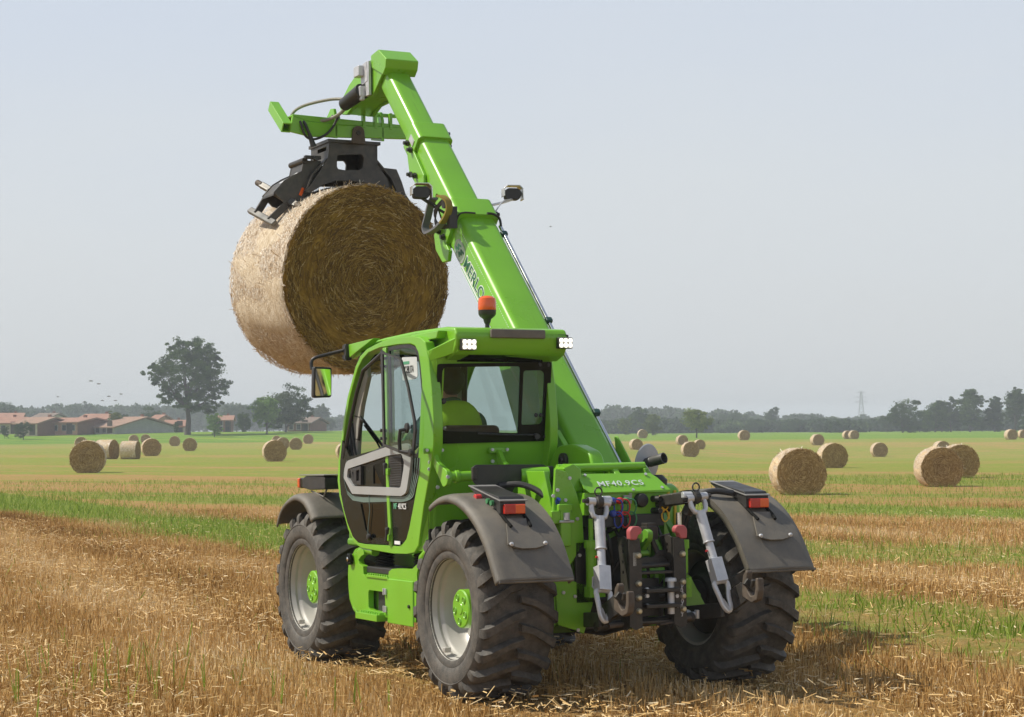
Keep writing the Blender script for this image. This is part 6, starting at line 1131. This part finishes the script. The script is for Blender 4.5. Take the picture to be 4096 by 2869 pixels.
# weld stitch line and lettering on the left face
mb = MB()
for i in range(52): bbox(mb, 2.75+i*.027, .822, .0555, .012*(.5+random.random()), .004, .003)
obj('stitch_decal', mb, WHITE, BO, smooth=False)
tr_ = Vector((0, -S2, -S2)); tu = Vector((0, -S2, S2))
text_mesh('brand_lettering', 'MERLO', .150, Bm(3.945, .645, .0545), tr_*.97, tu, WHITE, BO, .0008, bold=.009, space=1.04)
text_mesh('brand_lettering', 'MERLO', .150, Bm(3.945, .645, .052), tr_*.97, tu, DKGREEN, BO, .0008, bold=.001, space=1.04)
mb = MB(); bbox(mb, 3.60, .622, .0535, .72, .016, .002); bbox(mb, 3.60, .602, .0535, .70, .006, .002); obj('brand_underline', mb, WHITE, BO, smooth=False)
mb = MB(); bbox(mb, 3.60, .6095, .0532, .70, .009, .002); obj('brand_underline', mb, MIDGREEN, BO, smooth=False)
def badge(k): return [(4.070+.112*k*math.copysign(abs(math.cos(t_))**.7, math.cos(t_)), .690+.078*k*math.copysign(abs(math.sin(t_))**.8, math.sin(t_))) for t_ in np.linspace(0, 2*PI, 41)[:-1]]
fb_ = lambda p: Bm(p.y, p.z, p.x); mb = MB().plate(badge(1.0), [badge(.90)], 'X', .051, .0545, fb_); obj('badge', mb, SILVER, BO, smooth=False); mb = MB().plate(badge(.86), [badge(.81)], 'X', .051, .0545, fb_); mb.plate(badge(.90), [], 'X', .0535, .0548, fb_); obj('badge_field', mb, mat('badge_pale', (.42, .52, .40), .4), BO, smooth=False)
def zig(pts, wdt, m_, name):
    mb = MB()
    for a, b_ in zip(pts[:-1], pts[1:]): pa, pb = Bm(a[0], a[1], .051), Bm(b_[0], b_[1], .051); mb.bar(pa, pb, .003, wdt, up=(pb-pa).cross(Vector((1, 0, 0))))
    obj(name, mb, m_, BO, smooth=False)
zig([(4.105, .645), (4.150, .672), (4.090, .690), (4.135, .712), (4.075, .735)], .015, MIDGREEN, 'badge_emblem'); zig([(4.045, .650), (4.082, .672), (4.022, .688), (4.062, .710), (3.995, .722)], .017, DKGREEN, 'badge_emblem')
# work lamps on the collar
for (cx_, cy_, cz_, at_) in ((.86, 3.0, 3.965, Bm(4.50, .86, .43)), (-.20, 2.60, 3.875, Bm(4.42, .80, .02))):
    rot = Matrix.Rotation(R(-14), 3, 'Z'); cc = Vector((cx_, cy_, cz_)); f_ = lambda p: cc+rot @ Vector((p.x, p.y, p.z))
    mb = MB().plate(rounded([(-.07, -.055), (.05, -.06), (.075, -.02), (.075, .02), (.045, .045), (-.05, .045), (-.075, .01)], .02, 3), [], 'Y', -.035, .05, f_); lp_ = obj('boom_work_light', mb, BLACK, BO, bevel=.010, segs=3)
    mb = MB(); pr = [(-.085, -.03), (-.085, .045), (-.055, .072), (.06, .072), (.088, .045), (.092, -.06)]; pr2 = [(p[0]*.9, p[1]*.88) for p in pr[::-1]]; mb.plate(pr+pr2, [], 'Y', -.05, .07, f_); obj('lamp_visor', mb, mat('visor_silver', (.72, .72, .70), .22, metal=.6), lp_, bevel=.004)
    mb = MB().tube([at_, (at_+cc)/2+Vector((0, 0, -.03)), cc+Vector((0, 0, -.05))], .012, 8); mb.tube(smooth_loop([at_+Vector((0, 0, -.1)), at_+Vector((.05 if cx_ > 0 else -.05, 0, -.05)), (at_+cc)/2+Vector((0, -.03, -.02)), cc+Vector((0, 0, -.05))], 4, False), .006, 6); obj('lamp_arm', mb, ZINC if cx_ > 0 else BLACK, lp_)
# cable loop at the left of the collar
lp0 = [(2.56, 3.82), (2.66, 3.79), (2.735, 3.68), (2.75, 3.60), (2.68, 3.545), (2.60, 3.54), (2.47, 3.57), (2.37, 3.63), (2.31, 3.70), (2.31, 3.77), (2.40, 3.82)]
P_ = smooth_loop([Vector((-.10+.02*math.sin(i), p[0], p[1])) for i, p in enumerate(lp0)], 4); mb = MB(); 
ring = []
n_ = len(P_)
for i in range(int(n_*.62)):
    a, b_ = P_[i], P_[(i+1) % n_]; t_ = (b_-a).normalized(); u1 = t_.cross(Vector((1, 0, 0))).normalized()*.010; xx = Vector((.032, 0, 0)); ring.append([a-u1-xx, a+u1-xx, a+u1+xx, a-u1+xx])
mb.loft(ring); obj('cable_chain', mb, mat('chain_grey', (.12, .12, .13), .5), BO, smooth=False)
ring = []
for i in range(int(n_*.60), n_-2):
    a, b_ = P_[i], P_[(i+1) % n_]; t_ = (b_-a).normalized(); u1 = t_.cross(Vector((1, 0, 0))).normalized()*.010; xx = Vector((.028, 0, 0)); ring.append([a-u1-xx, a+u1-xx, a+u1+xx, a-u1+xx])
mb = MB().loft(ring); obj('cable_sleeve', mb, mat('sleeve_yellow', (.22, .16, .02), .6), BO, smooth=False); mb = MB()
for k in range(4): mb.tube(smooth_loop([(-.06, 2.40+k*.03, 3.80), (-.09, 2.52+k*.02, 3.72), (-.08, 2.58-k*.02, 3.60), (-.04, 2.48-k*.05, 3.56)], 3, False), .008, 6)
mb.cyl((-.02, 2.42, 3.76), (-.08, 2.42, 3.76), .04, 14); mb.box((-.03, 2.36, 3.64), (.07, .06, .18)); obj('hose_bundle', mb, BLACK, BO)
# ------------------------------------------------------------------ driver
SKIN = mat('skin', (.42, .24, .17), .55, vary=.05); HAIR = mat('dark_hair', (.02, .015, .012), .6, vary=.3, scale=40, bump=.6, bscale=120); VEST = mat('hi_vis_vest', (.50, .80, .03), .65, vary=.08, scale=8, bump=.3, bscale=14); SHIRT = mat('green_sweatshirt', (.015, .17, .09), .75, vary=.1, bump=.4, bscale=12); TROU = mat('dark_trousers', (.03, .035, .05), .8)
def skin(name, nodes, edges, m, parent=None, root=0, sub=2):
    me = bpy.data.meshes.new(name); me.from_pydata([n[:3] for n in nodes], edges, []); o = bpy.data.objects.new(name, me); COL.objects.link(o); me.materials.append(m)
    o.modifiers.new('k', 'SKIN'); L_ = me.skin_vertices[0].data if me.skin_vertices else None
    if L_ is None: return o
    for i, n in enumerate(nodes): L_[i].radius = (n[3], n[4] if len(n) > 4 else n[3]); L_[i].use_root = (i == root)
    s = o.modifiers.new('u', 'SUBSURF'); s.levels = sub; s.render_levels = sub; o.modifiers['k'].use_smooth_shade = True
    if parent: o.parent = parent
    return o
px_ = -.63
def chain(base, pts): n0 = len(NODES); NODES.extend(pts); EDG.append((base, n0)); EDG.extend([(n0+i, n0+i+1) for i in range(len(pts)-1)]); return n0+len(pts)-1
NODES = [(px_, 1.10, 1.50, .12, .10)]; EDG = []
c_ = chain(0, [(px_, 1.09, 1.65, .11, .08), (px_, 1.10, 1.82, .12, .08), (px_, 1.12, 1.95, .09, .06)]); nk = chain(c_, [(px_, 1.15, 2.04, .055), (px_, 1.17, 2.10, .06)]); chain(nk, [(px_, 1.19, 2.17, .075, .085), (px_, 1.19, 2.24, .075, .09), (px_, 1.18, 2.29, .05, .06)])
def arm(s, elb, hand):
    sh_ = chain(c_, [(px_+s*.17, 1.11, 1.95, .065), (px_+s*.21, 1.13, 1.91, .06)]); w_ = chain(sh_, [(*elb, .045), (*((Vector(elb)+Vector(hand))/2), .038), (*hand, .026)]); h = Vector(hand); d = (h-Vector(elb)).normalized(); pl_ = h+d*.05; q = chain(w_, [(*pl_, .032, .018)])
    for i in range(4): o_ = Vector((0, 0, (i-1.5)*.018)); ln = (.07, .08, .075, .06)[i]; a = pl_+d*.03+o_; b_ = a+d*ln*.5+Vector((-s*.01, 0, 0)); cc = b_+d*ln*.25+Vector((-s*.025, 0, 0)); chain(q, [(*a, .009), (*b_, .0085), (*cc, .007)])
    chain(w_, [(*(h+d*.03+Vector((-s*.02, 0, .025))), .010), (*(h+d*.065+Vector((-s*.035, 0, .035))), .008)])
arm(-1, (-.93, 1.30, 1.72), (-.80, 1.55, 1.74)); arm(1, (-.36, 1.24, 1.72), (-.38, 1.48, 1.70))
for s in (-1, 1): chain(0, [(px_+s*.10, 1.18, 1.48, .085), (px_+s*.14, 1.55, 1.50, .07), (px_+s*.14, 1.62, 1.30, .05), (px_+s*.14, 1.68, 1.12, .04), (px_+s*.14, 1.80, 1.08, .035)])
DRV = skin('person', NODES, EDG, SKIN); tag(DRV, 'driver with dark hair in a green sweatshirt and lime vest seated in the cab', 'person')
# face details are fused into the head mesh's hair/face children
v = skin('vest', [(px_, 1.10, 1.50, .19, .16), (px_, 1.08, 1.70, .22, .15), (px_, 1.08, 1.88, .25, .16), (px_, 1.10, 2.00, .20, .13), (px_, 1.12, 2.06, .11, .10)], [(0, 1), (1, 2), (2, 3), (3, 4)], VEST, DRV)
for s, elb, hand in ((-1, (-.93, 1.30, 1.72), (-.80, 1.55, 1.74)), (1, (-.36, 1.24, 1.72), (-.38, 1.48, 1.70))):
    h = Vector(hand); e_ = Vector(elb); sl2 = skin('sleeve', [(px_+s*.14, 1.11, 1.95, .08), (px_+s*.22, 1.13, 1.90, .082), (px_+s*.25, 1.20, 1.80, .075), (*e_, .068), (*((h+e_)/2), .056), (*(e_+(h-e_)*.9), .042)], [(i, i+1) for i in range(5)], SHIRT, DRV)
col_ = skin('collar', [(px_, 1.13, 2.0, .10), (px_, 1.15, 2.10, .085)], [(0, 1)], SHIRT, DRV)
tr2 = skin('trousers', [(px_, 1.14, 1.47, .16, .10), (px_-.11, 1.2, 1.48, .1), (px_-.14, 1.55, 1.51, .085), (px_-.14, 1.68, 1.15, .06), (px_+.11, 1.2, 1.48, .1), (px_+.14, 1.55, 1.51, .085), (px_+.14, 1.68, 1.15, .06)], [(0, 1), (1, 2), (2, 3), (0, 4), (4, 5), (5, 6)], TROU, DRV)
mb = MB(); rings = []
for i in range(11):
    th = PI*i/10*.90
    rings.append([Vector((px_+.108*math.sin(th)*math.cos(a)*(1+.05*math.sin(5*a+i)), 1.165-.128*math.sin(th)*math.sin(a)+.0-(.0), 2.215+.118*math.cos(th)+(0.045*(1-math.sin(a))*math.sin(th) if math.sin(a) < .3 else 0))) for a in np.linspace(0, 2*PI, 25)[:-1]])
mb.loft(rings); obj('hair', mb, HAIR, DRV, ang=180)
mb = MB().lathe([(0, .03), (.008, .02), (.014, 0)], (px_, 1.27, 2.20), (0, 1, -.3), 10)
for s in (-1, 1): mb.lathe([(0, .008), (.014, .006), (.018, 0)], (px_+s*.076, 1.19, 2.19), (s, 0, 0), 12)
obj('face_features', mb, SKIN, DRV)
